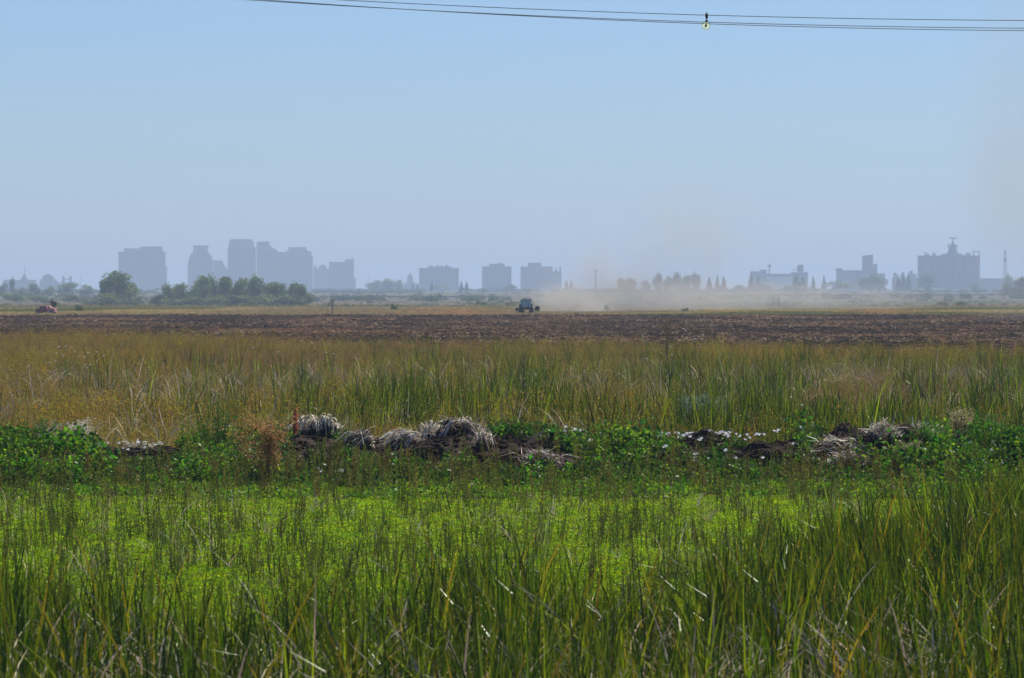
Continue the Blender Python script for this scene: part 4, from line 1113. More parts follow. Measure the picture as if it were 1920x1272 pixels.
k = (~is_bare(px, py)) & (NP.random(len(px)) < dens) & (fnoise(x * 1.1 + 5, y * 0.9, 3) > 0.42)
spread('bank_leaves', 'dark_low', np.stack([x[k], y[k], z[k]], 1), 'deep green leafy weeds covering the earth bank', (0.6, 1.4))
x, y, z, px, py = bank_places(2600, y0=118.5, y1=129)
dens = np.interp(px, [0, 185, 215, 330, 350, 460, 480, 1090, 1150, 1260, 1330, 1480, 1680, 1730, 1920], [1, .9, 0, 0, .7, .5, .05, .1, .4, .35, .1, .1, .2, 1, 1])
nn_ = fnoise(x * 0.9 + 15, y * 0.6, 3)
k = (~is_bare(px, py)) & (NP.random(len(px)) < dens) & (nn_ > 0.38)
spread('lush_weeds', 'lush', np.stack([x[k], y[k], z[k]], 1), 'knee high lush green weeds on the bank', np.clip((nn_[k] - 0.25) * 3.4, 0.3, 1.9) * NP.uniform(0.7, 1.15, k.sum()), wob=0.2)
x, y, z, px, py = bank_places(520, y0=118.8, y1=123)
dens = np.interp(px, [0, 300, 420, 500, 720, 760, 790, 900, 960, 1050, 1100, 1500, 1920], [.3, .4, .9, 1, 1, .4, .8, .9, .5, .5, .25, .2, .3])
k = NP.random(len(px)) < dens
spread('front_dock', 'dock', np.stack([x[k], y[k], z[k]], 1), 'tall dock spikes standing in front of the bank', (0.55, 1.15), wob=0.1)
x, y, z, px, py = bank_places(420)
k = ~is_bare(px, py)
spread('bank_dock', 'dock', np.stack([x[k], y[k], z[k]], 1), 'green and rusty dock spikes growing on the bank', (0.5, 0.95))
x, y, z, px, py = bank_places(500, y0=121, y1=130)
k = ~is_bare(px, py)
spread('bank_dry', 'fine_dry', np.stack([x[k], y[k], z[k]], 1), 'dry grey stems tangled along the bank', (0.4, 0.9), wob=0.2)
x, y, z, px, py = bank_places(900, y0=119, y1=123)
k = ~is_bare(px, py)
spread('bank_foot_leaves', 'mid_low', np.stack([x[k], y[k], z[k]], 1), 'lighter green leaves low on the bank', (0.6, 1.2))

# back marsh
def plough_mask(x, y, extra=0): return y < plough_edge(x) + extra
x, y = places(8500, 131, 300, 3, power=1.4)
px = col_px(x, y)
wgt = np.interp(px, [0, 90, 170, 250, 330, 620, 700, 1000, 1150, 1270, 1320, 1650, 1780, 1920], [.05, .1, .35, .12, .35, .5, 1, .9, .45, .7, 1, 1, .5, .5])
wgt = wgt * np.interp(y, [131, 230, 300], [1, 0.8, 0.15]) * (fnoise(x * 0.16, y * 0.05, 3) > 0.50)
k = NP.random(len(x)) < wgt
spread('back_cattails', 'back_reed', np.stack([x[k], y[k], 0 * x[k]], 1), 'dark green cattails standing in the marsh behind the bank', (0.62, 1.2), wob=0.10)
x, y = places(900, 132, 260, 3)
spread('back_dead_reeds', 'dead_reed', np.stack([x, y, 0 * x + 0.2], 1), 'pale bent reed leaves catching light in the back marsh', (0.9, 1.9), wob=0.25)
x, y = places(34000, 131, 600, 5, power=1.2)
k = plough_mask(x, y, 6)
x, y = x[k], y[k]; px = col_px(x, y)
n1_ = fnoise(x * 0.05 + 3, y * 0.03, 3)
yl = n1_ + 0.03 + np.interp(px, [0, 150, 500, 900, 1200, 1920], [.20, .25, .08, .0, -.08, .0])
s0 = yl > 0.56
s1 = (~s0) & (n1_ > 0.43)
s2 = ~(s0 | s1)
hz_ = (0.6 + 0.7 * fnoise(x * 0.12, y * 0.05, 2)) * np.where((plough_edge(x) - y < 70) & (NP.random(len(x)) < 0.12), 1.5, 1.0)
for nm, src, k, lb in (('ochre_weeds', 'ochre_weed', s0, 'ochre-yellow feathery weeds across the back marsh'), ('olive_weeds', 'olive_weed', s1, 'olive green weeds mixed through the back marsh'), ('brown_weeds', 'brown_weed', s2, 'brown seeding weeds across the back marsh')):
    spread(nm, src, np.stack([x[k], y[k], 0 * x[k]], 1), lb, hz_[k] * NP.uniform(0.6, 1.35, k.sum()), wob=0.16)
x, y = places(5200, 133, 260, 3)
k = fnoise(x * 0.16 + 11, y * 0.07, 2) > 0.46
spread('back_fine_dry', 'fine_dry', np.stack([x[k], y[k], 0 * x[k]], 1), 'reddish brown dry stems at the foot of the back marsh', (0.9, 1.5), wob=0.12)

# ploughed field clods and stubble
x, y = places(70000, 270, 868, 6, power=1.25)
k = ~plough_mask(x, y, -25)
x, y = x[k], y[k]
spread('clods', 'clod', np.stack([x, y, plough_z(x, y) + 0.02], 1), 'dark clods of earth across the ploughed field', 0.10 + 0.30 * NP.random(len(x)) ** 2.2)
x, y = places(17000, 270, 866, 6, power=1.7)
k = (~plough_mask(x, y, -25)) & (fnoise(x * 0.035, y * 0.05 + 4, 3) > np.interp(y, [400, 600, 860], [0.48, 0.58, 0.70]))
x, y = x[k], y[k]
spread('field_stubble', 'stubble', np.stack([x, y, plough_z(x, y)], 1), 'straw coloured stubble in bands on the ploughed field', (0.6, 1.3), wob=0.3)
# dry grass strip
x, y = places(36000, 862, 1180, 8)
f_ = fnoise(x * 0.02 + 6, y * 0.008, 3)
px = col_px(x, y)
org = np.exp(-((px - 850) / 90.0) ** 2) + np.exp(-((px - 1660) / 70.0) ** 2)
pk = np.where(NP.random(len(x)) < org * 0.75, 1, np.where(f_ > 0.55, 2, np.where(f_ < 0.42, 3, 0)))
spread('dry_grass_strip', 'strip_grass', np.stack([x, y, 0 * x - 0.03], 1), 'ochre dry grass strip beyond the ploughed field', (0.7, 1.35), pick=pk)
x, y = places(9000, 1300, 3000, 12)
f_ = fnoise(x * 0.012 + 2, y * 0.004, 3)
spread('far_grass', 'strip_grass', np.stack([x, y, gz(y) - 0.03], 1), 'rough grass on the hazy far meadow', (1.2, 2.4), pick=np.where(f_ > 0.5, 2, 3))

# ------------------------------------------------------------------ things on the bank
def bank_at(px, py, lo=119.0, hi=128.5):
    """the place on the bank's near side seen at that column and row"""
    best, bd = None, 1e9
    for d in np.linspace(lo, hi, 160):
        z = float(np.maximum(bank_h(X(px, d), d), 0)); r_ = HZ - (z - H) / d * F
        if abs(r_ - py) < bd: bd = abs(r_ - py); best = (X(px, d), d, z)
    return best
S = 65.0
import bmesh
def lump(rx, ry, rz, seed, sub=3, amp=0.22):
    bm = bmesh.new(); bmesh.ops.create_icosphere(bm, subdivisions=sub, radius=1)
    m = MB(); vs = []
    for v in bm.verts:
        c = v.co.normalized()
        n_ = float(fnoise(c.x * 1.6 + seed * 3 + 20, c.y * 1.6 + c.z * 1.3 + seed + 20, 3)) - 0.5
        n2_ = float(fnoise(c.x * 6 + seed + 30, c.y * 6 + c.z * 5 + 30, 2)) - 0.5
        q = 1 + n_ * amp * 2.6 + n2_ * amp * 0.9
        q += (float(fnoise(c.x * 15 + seed + 3, c.y * 15 + c.z * 11 + 3, 2)) - 0.5) * amp * 0.8
        vs.append((c.x * rx * q, c.y * ry * q, max(-0.3 * rz, c.z * rz * q * (0.75 + 0.25 * math.cos(c.x * 3 + seed)))))
    m.add(vs, [[l.index for l in f.verts] for f in bm.faces]); bm.free()
    return m
def mound(px, py, wpx, hpx, label, seed, name='mud_lump', depth=0.8):
    hpx = hpx * 1.1; wpx = wpx * 1.1
    o_ = bank_at(px, py + hpx * 0.35)
    o = lump(wpx / S / 2, depth, hpx / S * 0.75, seed, 5, 0.2).build(name, mud)
    o.location = (o_[0], o_[1], o_[2] - 0.02)
    return tag(o, label, 'mud heap', 'heaps of dark mud on the bank')
mound(1330, 815, 105, 38, 'rounded dark mud heap ringed by white flowers', 1)
mound(1450, 842, 120, 50, 'broad dark mud heap right of the flowered one', 2)
mound(240, 835, 170, 36, 'long dark mud heap strewn with white flowers at the left', 3)
mound(945, 846, 110, 40, 'dark mud heap right of the peaked reed clump', 4)
mound(785, 842, 100, 36, 'dark mud heap in front of the pale reed bundle', 5)
mound(1580, 818, 100, 46, 'dark mud heap behind the fallen straw strips', 6)
mound(1700, 812, 90, 40, 'dark mud heap behind the fan of white stalks', 7)

x, y, z, px, py = bank_places(9000, y0=118.5, y1=130)
k = is_bare(px, py) | (NP.random(len(px)) < 0.15)
_ms = [(1330, 815, 52, 34), (1450, 842, 62, 44), (240, 835, 85, 34), (945, 846, 56, 38), (785, 842, 52, 34), (1580, 818, 52, 40), (1700, 812, 46, 36)]
x, y, z, px = x[k], y[k], z[k], px[k]
spread('mud_crumbs', 'mud_crumb', np.stack([x, y, z + 0.01], 1), 'crumbled lumps of dark mud along the bank', 0.03 + 0.09 * NP.random(len(x)) ** 2)
strawm = veg_mat('straw', 0.48, 0.05, 0.5, vary=0.0, hue=0.0)
STRAW = ((0.86, 0.80, 0.69), (0.80, 0.72, 0.61), (0.62, 0.53, 0.42), (0.90, 0.85, 0.77))
BRNS = ((0.16, 0.11, 0.08), (0.24, 0.17, 0.12), (0.10, 0.07, 0.055), (0.34, 0.26, 0.20))
def strap(L, w_, a0, a1, col, th=0.012, knee=0.3):
    """a flat dead leaf with thickness: leaves its root at slope a0, bends over within the first part, then hangs at slope a1"""
    m = MB(); n = 7; vs = []
    p = Vector((0, 0, 0))
    for i in range(n + 1):
        t = i / n; wd = w_ * 0.5 * (1 - 0.65 * t * t)
        ang = a0 + (a1 - a0) * min(1.0, t / knee) + 0.12 * math.sin(5 * t + L * 40)
        nx = Vector((-math.sin(ang), 0, math.cos(ang))) * th
        vs += [p + Vector((0, -wd, 0)), p + Vector((0, wd, 0)), p + nx + Vector((0, wd * 0.7, 0)), p + nx + Vector((0, -wd * 0.7, 0))]
        p = p + Vector((math.cos(ang), 0.04 * math.sin(4 * t + w_ * 90), math.sin(ang))) * (L / n)
    fs = []
    for i in range(n):
        a, b_ = 4 * i, 4 * i + 4
        for k in range(4): fs.append((a + k, a + (k + 1) % 4, b_ + (k + 1) % 4, b_ + k))
    fs += [(3, 2, 1, 0), (4 * n, 4 * n + 1, 4 * n + 2, 4 * n + 3)]
    return m.add(vs, fs, col).mesh('dead_leaf', strawm)
rr_ = random.Random(77)
def strs(cols, l0, l1, w0, w1, a0, a1, n):
    return [strap(rr_.uniform(l0, l1), rr_.uniform(w0, w1), a0 + rr_.uniform(-0.3, 0.3), a1 + rr_.uniform(-0.25, 0.25), jit(cols[i % len(cols)], rr_, 0.2), knee=rr_.uniform(0.15, 0.5)) for i in range(n)]
HANG_P, HANG_B = strs(STRAW, 0.4, 0.75, 0.02, 0.065, 0.3, -1.30, 10), strs(BRNS, 0.4, 0.8, 0.02, 0.05, 0.3, -1.1, 10)
SLOPE_P, SLOPE_B = strs(STRAW, 0.35, 0.8, 0.02, 0.06, 0.0, -0.65, 10), strs(BRNS, 0.4, 0.95, 0.02, 0.05, -0.2, -0.75, 10)
FLAT_P, FLAT_B = strs(STRAW, 0.3, 0.6, 0.025, 0.05, 0.1, -0.1, 8), strs(BRNS, 0.3, 0.8, 0.015, 0.035, 0.2, -0.3, 8)
def clump(px, py, wpx, hpx, label, seed, pale, brown, mode='drape', group='uprooted clumps of dead reeds on the bank'):
    """ball of root and mud with dead leaves lying over it"""
    r = random.Random(seed)
    o_ = bank_at(px, py + hpx * 0.5)
    t_ = empty('dead_reed_clump', o_, label, 'reed clump', group)
    rx, rz = wpx / S / 2, hpx / S
    lump(rx * 0.9, 0.42, rz * 0.75, seed, 4, 0.3).build('root_ball', mud, t_)
    fm = MB()
    for i in range(int(wpx * 3.2)):      # matted thin fibres, too fine to pick apart
        u = r.uniform(-1, 1); v = r.uniform(-1, 0.6)
        zt_ = rz * max(0.1, 0.85 - 0.5 * u * u - 0.45 * v * v)
        fm.blade((u * rx * 0.95, v * 0.42, zt_ - 0.04), r.uniform(0.12, 0.4), 0.016, r.uniform(0, 6.28), r.uniform(0.5, 1.4), r.uniform(0.3, 1.6), jit(r.choice(BRNS + STRAW), r, 0.4), 3, face=r.uniform(0, PI))
    fm.build('fibres', strawm, t_, kind='stuff')
    sets = {'drape': (HANG_P, HANG_B), 'peak': (SLOPE_P, SLOPE_B), 'side': (SLOPE_P, SLOPE_B), 'fan': (FLAT_P, FLAT_B), 'scatter': (FLAT_P, FLAT_B)}[mode]
    for i in range(int((pale + brown) * 1.9)):
        isp = i < pale * 1.9
        o = bpy.data.objects.new('dead_leaf', r.choice(sets[0] if isp else sets[1])); C.objects.link(o); o.parent = t_
        u = r.uniform(-1.0, 1.0)
        o.scale = (r.uniform(0.5, 1.2), r.uniform(0.6, 1.2), 1)
        top = rz * (0.85 - 0.30 * u * u + 0.10 * math.sin(u * 7 + seed))
        if r.random() < 0.28:          # some lie across anyhow
            o.location = (u * rx * 0.8, r.uniform(-0.4, 0.1), top * r.uniform(0.5, 1.1)); o.rotation_euler = (r.uniform(-0.6, 0.6), r.uniform(-0.8, 0.5), r.uniform(0, 6.28))
        elif mode == 'drape':
            o.location = (u * rx * 0.9, r.uniform(-0.40, 0.05), top * r.uniform(0.75, 1.1)); o.rotation_euler = (r.uniform(-0.3, 0.3), r.uniform(-0.2, 0.25), -PI / 2 + u * 0.5 + r.gauss(0, 0.45))
        elif mode == 'peak':
            s_ = -1 if r.random() < 0.5 else 1
            o.location = (s_ * r.uniform(0, 0.35) * rx, r.uniform(-0.45, 0.1), rz * r.uniform(0.55, 1.0)); o.rotation_euler = (r.uniform(-0.3, 0.3), r.uniform(-0.1, 0.45), (0 if s_ > 0 else PI) - s_ * r.uniform(0.1, 1.1))
        elif mode == 'side':
            o.location = (rx * r.uniform(-0.5, 0.8), r.uniform(-0.42, 0.0), rz * r.uniform(0.45, 0.95)); o.rotation_euler = (r.uniform(-0.3, 0.3), r.uniform(-0.35, 0.1), PI + 0.45 + r.uniform(-0.3, 0.3))
        elif mode == 'fan':
            a = r.uniform(0.55, 2.6)
            o.location = (r.uniform(-0.5, 0.5) * rx, r.uniform(-0.4, -0.05), rz * r.uniform(0.0, 0.55)); o.rotation_euler = (r.uniform(-0.3, 0.3), -a, r.uniform(-0.4, 0.4))
        else:
            o.location = (u * rx, r.uniform(-0.55, -0.05), rz * r.uniform(0.2, 0.8)); o.rotation_euler = (r.uniform(-0.5, 0.5), r.uniform(-0.5, 0.4), r.choice([0, PI]) + r.uniform(-0.7, 0.7))
    return t_
clump(592, 797, 104, 44, 'tallest clump, white straw hanging in a fringe', 11, 36, 22, 'drape')
clump(676, 822, 60, 36, 'flattened dark brown clump right of the white fringe', 12, 6, 30, 'side')
clump(757, 822, 80, 36, 'pale straw bundle combed over to the left', 13, 34, 10, 'side')
clump(806, 806, 40, 34, 'small cream tuft between pale bundle and peaked clump', 19, 14, 6, 'drape')
clump(862, 802, 104, 42, 'peaked brown clump like a small tent of reeds', 14, 16, 46, 'peak')
clump(906, 822, 34, 34, 'short white stalks at the right foot of the peak', 20, 10, 5, 'drape')
clump(1562, 836, 80, 44, 'scattered white straw strips on the right mud heap', 15, 20, 14, 'scatter')
clump(1655, 810, 72, 50, 'fan of upright whitish stalks', 16, 30, 10, 'fan')
clump(1728, 808, 56, 34, 'slanting pale sticks right of the fan', 21, 12, 8, 'fan')
clump(1588, 860, 76, 30, 'reddish brown matted reeds below the straw strips', 17, 6, 26, 'scatter')
clump(1010, 858, 84, 34, 'grey tangle of reeds low beside the broad leaves', 18, 12, 26, 'scatter')
clump(262, 832, 70, 28, 'few bleached leaves lying on the left mud heap', 22, 9, 10, 'scatter')
# log of roots and a stick
t_ = empty('fallen_branch', bank_at(1805, 832), 'dark fallen branch slanting down left in green weeds', 'branch')
MB().tube([(-0.65, -0.2, -0.05), (-0.25, -0.15, 0.15), (0.15, -0.05, 0.32), (0.5, 0, 0.45)], [0.04, 0.07, 0.075, 0.03], 8).build('limb', bark, t_)
MB().tube([(-0.3, -0.15, 0.13), (-0.5, -0.25, 0.32)], [0.03, 0.01], 6).tube([(0.1, -0.05, 0.3), (0.35, -0.2, 0.3)], [0.03, 0.01], 6).build('twig', bark, t_)
o = MB().tube([(-0.2, -0.3, -0.05), (0.0, -0.32, 0.12), (0.25, -0.3, 0.32)], [0.035, 0.03, 0.022], 7, (0.35, 0.30, 0.24)).build('stick', strawm)
o.location = bank_at(1003, 838); o.location.z += 0.15; tag(o, 'grey broken stick leaning right of the mud heap', 'stick')

# shrubs and bushes on the bank
RUS = ((0.30, 0.20, 0.06), (0.24, 0.17, 0.05), (0.36, 0.22, 0.08), (0.16, 0.15, 0.03))
dead_bush('russet_bush', 'russet seeding bush with bare fanned stems at the bank foot', 500, 120.3, 2.15, 1.7, 31, RUS, 'bush', 13, 3000, z=0.0, ls=0.055, sw=0.011, stemc=(0.30, 0.22, 0.15), spreadm=0.45)
dead_bush('russet_spike', 'reddish dock spike left of the tallest reed clump', 551, 125, 1.6, 0.3, 32, ((0.30, 0.10, 0.05), (0.24, 0.09, 0.05)), 'weed', 5, 500, z=0.6, ls=0.05, sw=0.01)
GRB = ((0.08, 0.21, 0.008), (0.045, 0.13, 0.008), (0.13, 0.26, 0.012))
PAL = ((0.45, 0.43, 0.35), (0.36, 0.36, 0.27), (0.52, 0.50, 0.42), (0.20, 0.24, 0.12))
TAN = ((0.36, 0.29, 0.15), (0.28, 0.24, 0.12), (0.42, 0.34, 0.2), (0.14, 0.17, 0.06))
def leafy_bush(label, px, d, h, wd, seed, cols, z, nl, ls):
    """a ragged stand of upright leafy shoots from one root"""
    r = random.Random(seed); t_ = empty('leafy_bush', (X(px, d), d, z), label, 'bush', 'leafy bushes on the bank')
    st, lv = MB(), MB(); ns = 34
    for i in range(ns):
        a = r.uniform(0, 2 * PI); q = wd / 2 * math.sqrt(r.random()); L = h * r.uniform(0.35, 1.0) * (1 - 0.35 * (q / wd * 2) ** 2)
        b0 = Vector((q * 0.5 * math.cos(a), q * 0.5 * math.sin(a), -0.05)); b1 = Vector((q * math.cos(a) + r.gauss(0, 0.05), q * math.sin(a), L))
        st.tube([b0, b0.lerp(b1, 0.5), b1], [0.010, 0.008, 0.003], 4, (0.08, 0.10, 0.03))
        hue = r.uniform(0.75, 1.3)
        for k in range(int(nl / ns * 1.2)):
            u = r.random() ** 0.8; sp_ = 0.075 * (1.15 - u)
            lv.leaf(b0.lerp(b1, u) + Vector((r.gauss(0, sp_), r.gauss(0, sp_), r.gauss(0, 0.02))), ls * r.uniform(0.6, 1.2) * (1.15 - 0.6 * u), r, jit(tuple(c * hue for c in r.choice(cols)), r, 0.3), 2.4, 0.7)
    st.build('stem', leafm, t_); lv.build('foliage', leafm, t_)
    return t_
for px, py, h_, w_, sd, cols, lb, nl, ls in (
    (400, 850, 1.75, 1.3, 41, GRB, 'tall green upright bush left of the russet one', 2600, 0.085),
    (360, 858, 1.3, 0.9, 42, GRB, 'green bush beside the left mud heap', 1500, 0.08),
    (610, 880, 1.05, 1.0, 47, ((0.06, 0.10, 0.012), (0.10, 0.12, 0.02), (0.04, 0.09, 0.01)), 'dark olive bush in front of the white straw fringe', 2200, 0.07),
    (60, 850, 1.1, 1.6, 43, GRB, 'wide deep green bush at the left edge', 3400, 0.09),
    (140, 862, 0.8, 1.2, 44, GRB, 'low deep green bush left of the mud heap', 2200, 0.09),
    (20, 865, 1.0, 1.1, 48, GRB, 'deep green bush cut by the left picture edge', 2000, 0.09),
    (1745, 840, 1.15, 1.1, 45, GRB, 'leafy green bush left of the fallen branch', 2200, 0.085),
    (1855, 850, 1.4, 1.3, 46, GRB, 'green bush with glossy leaves at the right edge', 2800, 0.09),
    (1905, 835, 1.1, 0.9, 49, GRB, 'dark green bush cut by the right picture edge', 2000, 0.09),
    (1820, 880, 0.7, 1.3, 50, GRB, 'low spreading green bush below the fallen branch', 2400, 0.085)):
    p = bank_at(px, py)
    leafy_bush(lb, px, p[1], h_ * 1.1, w_ * 1.1, sd, cols, z=p[2], nl=nl, ls=ls)
for px, d_, z_, h_, w_, sd, cols, lb, nl in (
    (148, 128.5, 0.75, 0.75, 1.05, 61, PAL, 'grey-white flowering bush behind the left weeds', 2600),
    (95, 128.0, 0.7, 0.8, 0.9, 62, PAL, 'smaller greyish flowering bush left of the white one', 1300),
    (1800, 129.5, 0.8, 1.0, 1.2, 63, TAN, 'tan flowering bush above the fallen branch', 3000),
    (1850, 130, 0.8, 0.85, 1.0, 64, TAN, 'tan seeding bush right of the larger flowering one', 2200),
    (1735, 128.5, 0.9, 0.6, 0.9, 65, PAL, 'pale flowering bush right of the fan of stalks', 1900),
    (1692, 123, 0.45, 0.75, 0.9, 66, ((0.30, 0.30, 0.17), (0.22, 0.25, 0.12), (0.36, 0.34, 0.2)), 'pale green flowering bush in front of the fan of stalks', 2200),
    (1675, 131, 0.6, 0.75, 1.0, 67, TAN, 'tan seed heads behind the fan of stalks', 1500)):
    dead_bush('flowering_bush', lb, px, d_, h_ * 1.2, w_ * 1.05, sd, cols, 'bush', 16, nl, z=z_ - 0.1, ls=0.042, sw=0.008, stemc=(0.15, 0.14, 0.07), spreadm=0.4, group='flowering bushes on the bank', leafpart='flower_heads')
dead_bush('grey_green_bush', 'misty grey-green bush in the marsh behind the bank', 1330, 149, 1.9, 2.5, 71, ((0.12, 0.17, 0.11), (0.08, 0.12, 0.07), (0.17, 0.21, 0.14)), 'bush', 22, 15000, z=0, ls=0.06, sw=0.008, spreadm=0.15)
dead_bush('dry_branch', 'bare pale branch leaning right in the back marsh', 395, 175, 2.9, 1.6, 72, ((0.3, 0.25, 0.2),), 'branch', 3, 0, ls=0.05, sw=0.014, stemc=(0.40, 0.35, 0.30))
dead_bush('dry_branch', 'thin pale dead stems left of the middle of the back marsh', 560, 190, 3.0, 1.4, 73, ((0.3, 0.25, 0.2),), 'branch', 3, 0, ls=0.05, sw=0.012, stemc=(0.36, 0.31, 0.28))

# plants with broad upright leaves
def broadleaf(px, py, size, label, seed, n=20, col=((0.07, 0.20, 0.01), (0.10, 0.26, 0.012), (0.05, 0.15, 0.01))):
    r = random.Random(seed); o_ = bank_at(px, py)
    t_ = empty('broad_leaved_plant', o_, label, 'plant', 'broad-leaved plants on the bank')
    for i in range(n):
        m = MB(); a = r.uniform(0, 2 * PI); L = size * r.uniform(0.6, 1.0); wd = L * 0.38; ph = r.uniform(0.25, 1.1)
        p = Vector((0, 0, 0)); h_ = Vector((math.cos(a), math.sin(a), 0)); sd = Vector((-math.sin(a), math.cos(a), 0)); vs = []
        for k, wf in enumerate((0.06, 0.5, 1.0, 0.95, 0.6, 0.05)):
            up_ = Vector((0, 0, 0.06 * wf * L))
            vs += [p - sd * wd * wf * 0.5 + up_, p, p + sd * wd * wf * 0.5 + up_]
            p = p + (h_ * math.sin(ph) + Vector((0, 0, math.cos(ph)))) * L / 5; ph += 0.22
        fs = []
        for k in range(5): fs += [(3 * k, 3 * k + 1, 3 * k + 4, 3 * k + 3), (3 * k + 1, 3 * k + 2, 3 * k + 5, 3 * k + 4)]
        o = m.add(vs, fs, jit(r.choice(col), r, 0.25)).build('leaf', leafm, t_)
        o.location = (r.gauss(0, size * 0.12), r.gauss(0, size * 0.12), r.uniform(0, size * 0.35))
    return t_
broadleaf(1167, 850, 0.62, 'bright broad-leaved plant left of the white flowers', 1, 26)
broadleaf(1205, 862, 0.5, 'broad-leaved plant right of the brightest one', 2, 20)
broadleaf(1038, 835, 0.55, 'dark upright broad-leaved plant beside the grey stick', 3, 22, ((0.03, 0.12, 0.012), (0.04, 0.15, 0.012)))
broadleaf(1055, 845, 0.45, 'low plant with flat spreading leaves beside the grey tangle', 4, 16)
broadleaf(1245, 890, 0.42, 'broad-leaved plant low under the flowered mud heap', 5, 18, ((0.10, 0.25, 0.012), (0.14, 0.29, 0.015)))
broadleaf(745, 880, 0.40, 'bright low plant below the pale straw bundle', 6, 18, ((0.10, 0.25, 0.012), (0.14, 0.29, 0.015)))
broadleaf(1780, 870, 0.42, 'broad-leaved plant below the leafy right bush', 7, 16)

# bindweed with white flowers
wht = veg_mat('white_petal', 0.4, 0.02, 0.5, vary=0, hue=0)
def flower_mesh(sd):
    r = random.Random(sd); m = MB(); n = 10; vs = [(0, 0, -0.03)]
    for k in range(n):
        a = 2 * PI * k / n; q = 0.042 * r.uniform(0.85, 1.1); vs.append((q * math.cos(a), q * math.sin(a), 0.012 + r.uniform(-0.006, 0.006)))
    return m.add(vs, [(0, 1 + k, 1 + (k + 1) % n) for k in range(n)], (0.85, 0.84, 0.84)).mesh('flower', wht)
FL = [flower_mesh(i) for i in range(4)]
def bindweed(label, spots, seed):
    r = random.Random(seed)
    o0 = bank_at(*spots[0])
    t_ = empty('bindweed', o0, label, 'bindweed', 'bindweed patches with white flowers')
    m = MB()
    for px, py in spots:
        p = bank_at(px, py)
        for k in range(r.choice([1, 1, 2])):
            o = bpy.data.objects.new('flower', r.choice(FL)); C.objects.link(o); o.parent = t_
            q = Vector((p[0] - o0[0] + r.gauss(0, 0.05), p[1] - o0[1] - 0.30 + r.gauss(0, 0.06), p[2] - o0[2] + 0.36 + r.gauss(0, 0.04)))
            o.location = q; o.rotation_euler = (r.uniform(0.1, 0.8), r.uniform(-0.4, 0.4), 0); o.scale = [r.uniform(1.0, 1.6)] * 3
            m.tube([q, q + Vector((r.gauss(0, 0.03), 0.05, -0.36))], 0.003, 3, (0.06, 0.13, 0.02))
            for j in range(10): m.leaf(q + Vector((r.gauss(0, 0.10), r.gauss(0, 0.08), r.uniform(-0.36, -0.05))), r.uniform(0.05, 0.10), r, jit(r.choice(DKG), r, 0.3), 1.3)
    m.build('foliage', leafm, t_)
bindweed('bindweed ringing the rounded mud heap, thick with white flowers', [(1240 + 13 * (i % 11) + R.uniform(-6, 6), 800 + 9 * (i // 11) + R.uniform(-5, 5)) for i in range(55) if R.random() < 0.62]
         + [(1347 + 8 * i, 796 + 3.2 * i) for i in range(9)] + [(1325, 793), (1310, 800), (1277, 800), (1285, 797), (1418, 818), (1432, 813), (1447, 812), (1455, 812)], 1)
bindweed('bindweed low below the two right mud heaps', [(1228, 840), (1222, 852), (1248, 862), (1298, 875), (1360, 868), (1378, 878), (1438, 862), (1425, 880), (1500, 820), (1485, 855), (1326, 880), (1310, 848)], 2)
bindweed('bindweed flowering across the long left mud heap', [(160, 829), (168, 827), (185, 838), (190, 841), (192, 833), (206, 816), (228, 816), (233, 813), (256, 826), (262, 828), (294, 832), (305, 850), (268, 860), (240, 866), (112, 905)], 3)
bindweed('bindweed between the broad-leaved plants', [(1058, 820), (1068, 826), (1080, 824), (1098, 832), (1118, 826), (1132, 832), (1142, 834), (1135, 843), (1084, 832), (1110, 848), (1218, 826), (1180, 815)], 4)
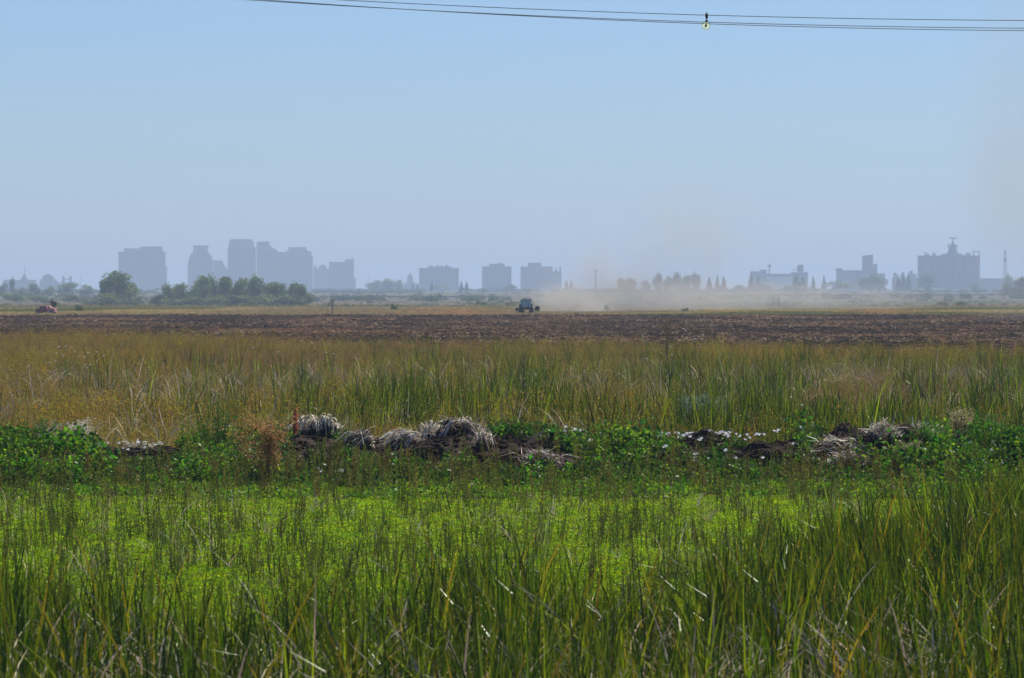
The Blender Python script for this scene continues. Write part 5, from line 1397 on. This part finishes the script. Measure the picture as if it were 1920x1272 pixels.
bindweed('bindweed sprinkled over the right-edge bushes', [(1855, 815), (1885, 812), (1830, 842), (1862, 850), (1790, 868), (1815, 852), (1880, 862), (1900, 842), (1770, 880), (1845, 895), (1880, 890), (1858, 868)], 5)
bindweed('three lone white flowers below the tallest clump', [(600, 905), (640, 902), (735, 872)], 6)

# thistles with white heads in the back marsh
def thistle(label, spots, d, seed):
    r = random.Random(seed); x0 = X(sum(s[0] for s in spots) / len(spots), d)
    t_ = empty('thistle', (x0, d, 0), label, 'thistle', 'thistles with white heads')
    me = MB()
    for k in range(9):
        a = 2 * PI * k / 9; me.blade((0, 0, 0), 0.075, 0.03, a, 0.9, 0.4, (0.75, 0.72, 0.65), 2)
    me.lathe([(0.01, -0.05), (0.03, -0.03), (0.035, 0.0), (0.01, 0.02)], 6, col=(0.4, 0.38, 0.3)); me = me.mesh('flower_head', strawm)
    m = MB()
    for px, py in spots:
        dd = r.uniform(-2, 2); q = Vector((X(px, d + dd) - x0, dd, Z(py, d + dd)))
        o = bpy.data.objects.new('flower_head', me); C.objects.link(o); o.parent = t_; o.location = q; o.scale = [r.uniform(0.8, 1.3)] * 3
        m.tube([(q.x * 0.6, q.y * 0.6, 0), (q.x * 0.85, q.y * 0.85, q.z * 0.5), q], [0.012, 0.009, 0.005], 4, (0.16, 0.13, 0.07))
    m.build('stem', drym, t_)
thistle('tall thistles with many pale heads at the left', [(94, 681), (106, 663), (111, 651), (124, 650), (134, 652), (118, 668), (150, 668), (158, 671), (165, 662), (172, 670), (181, 661), (160, 684), (170, 684), (163, 690), (105, 678), (140, 660), (195, 668)], 205, 1)
thistle('thistle with two pairs of heads high on the left', [(408, 626), (388, 624), (452, 622), (455, 630), (474, 653), (486, 646)], 225, 2)
thistle('thistle with pale heads before the faint small towers', [(522, 660), (565, 640), (570, 652), (585, 644), (590, 654), (612, 662), (626, 664)], 215, 3)
thistle('bright-headed thistles beside the tall thin weed', [(1243, 622), (1262, 624), (1282, 618), (1286, 621), (1294, 626), (1279, 632), (1268, 634), (1318, 629), (1303, 636), (1303, 641), (1257, 650), (1213, 673), (1240, 663), (1260, 665), (1241, 678), (1313, 652)], 235, 4)
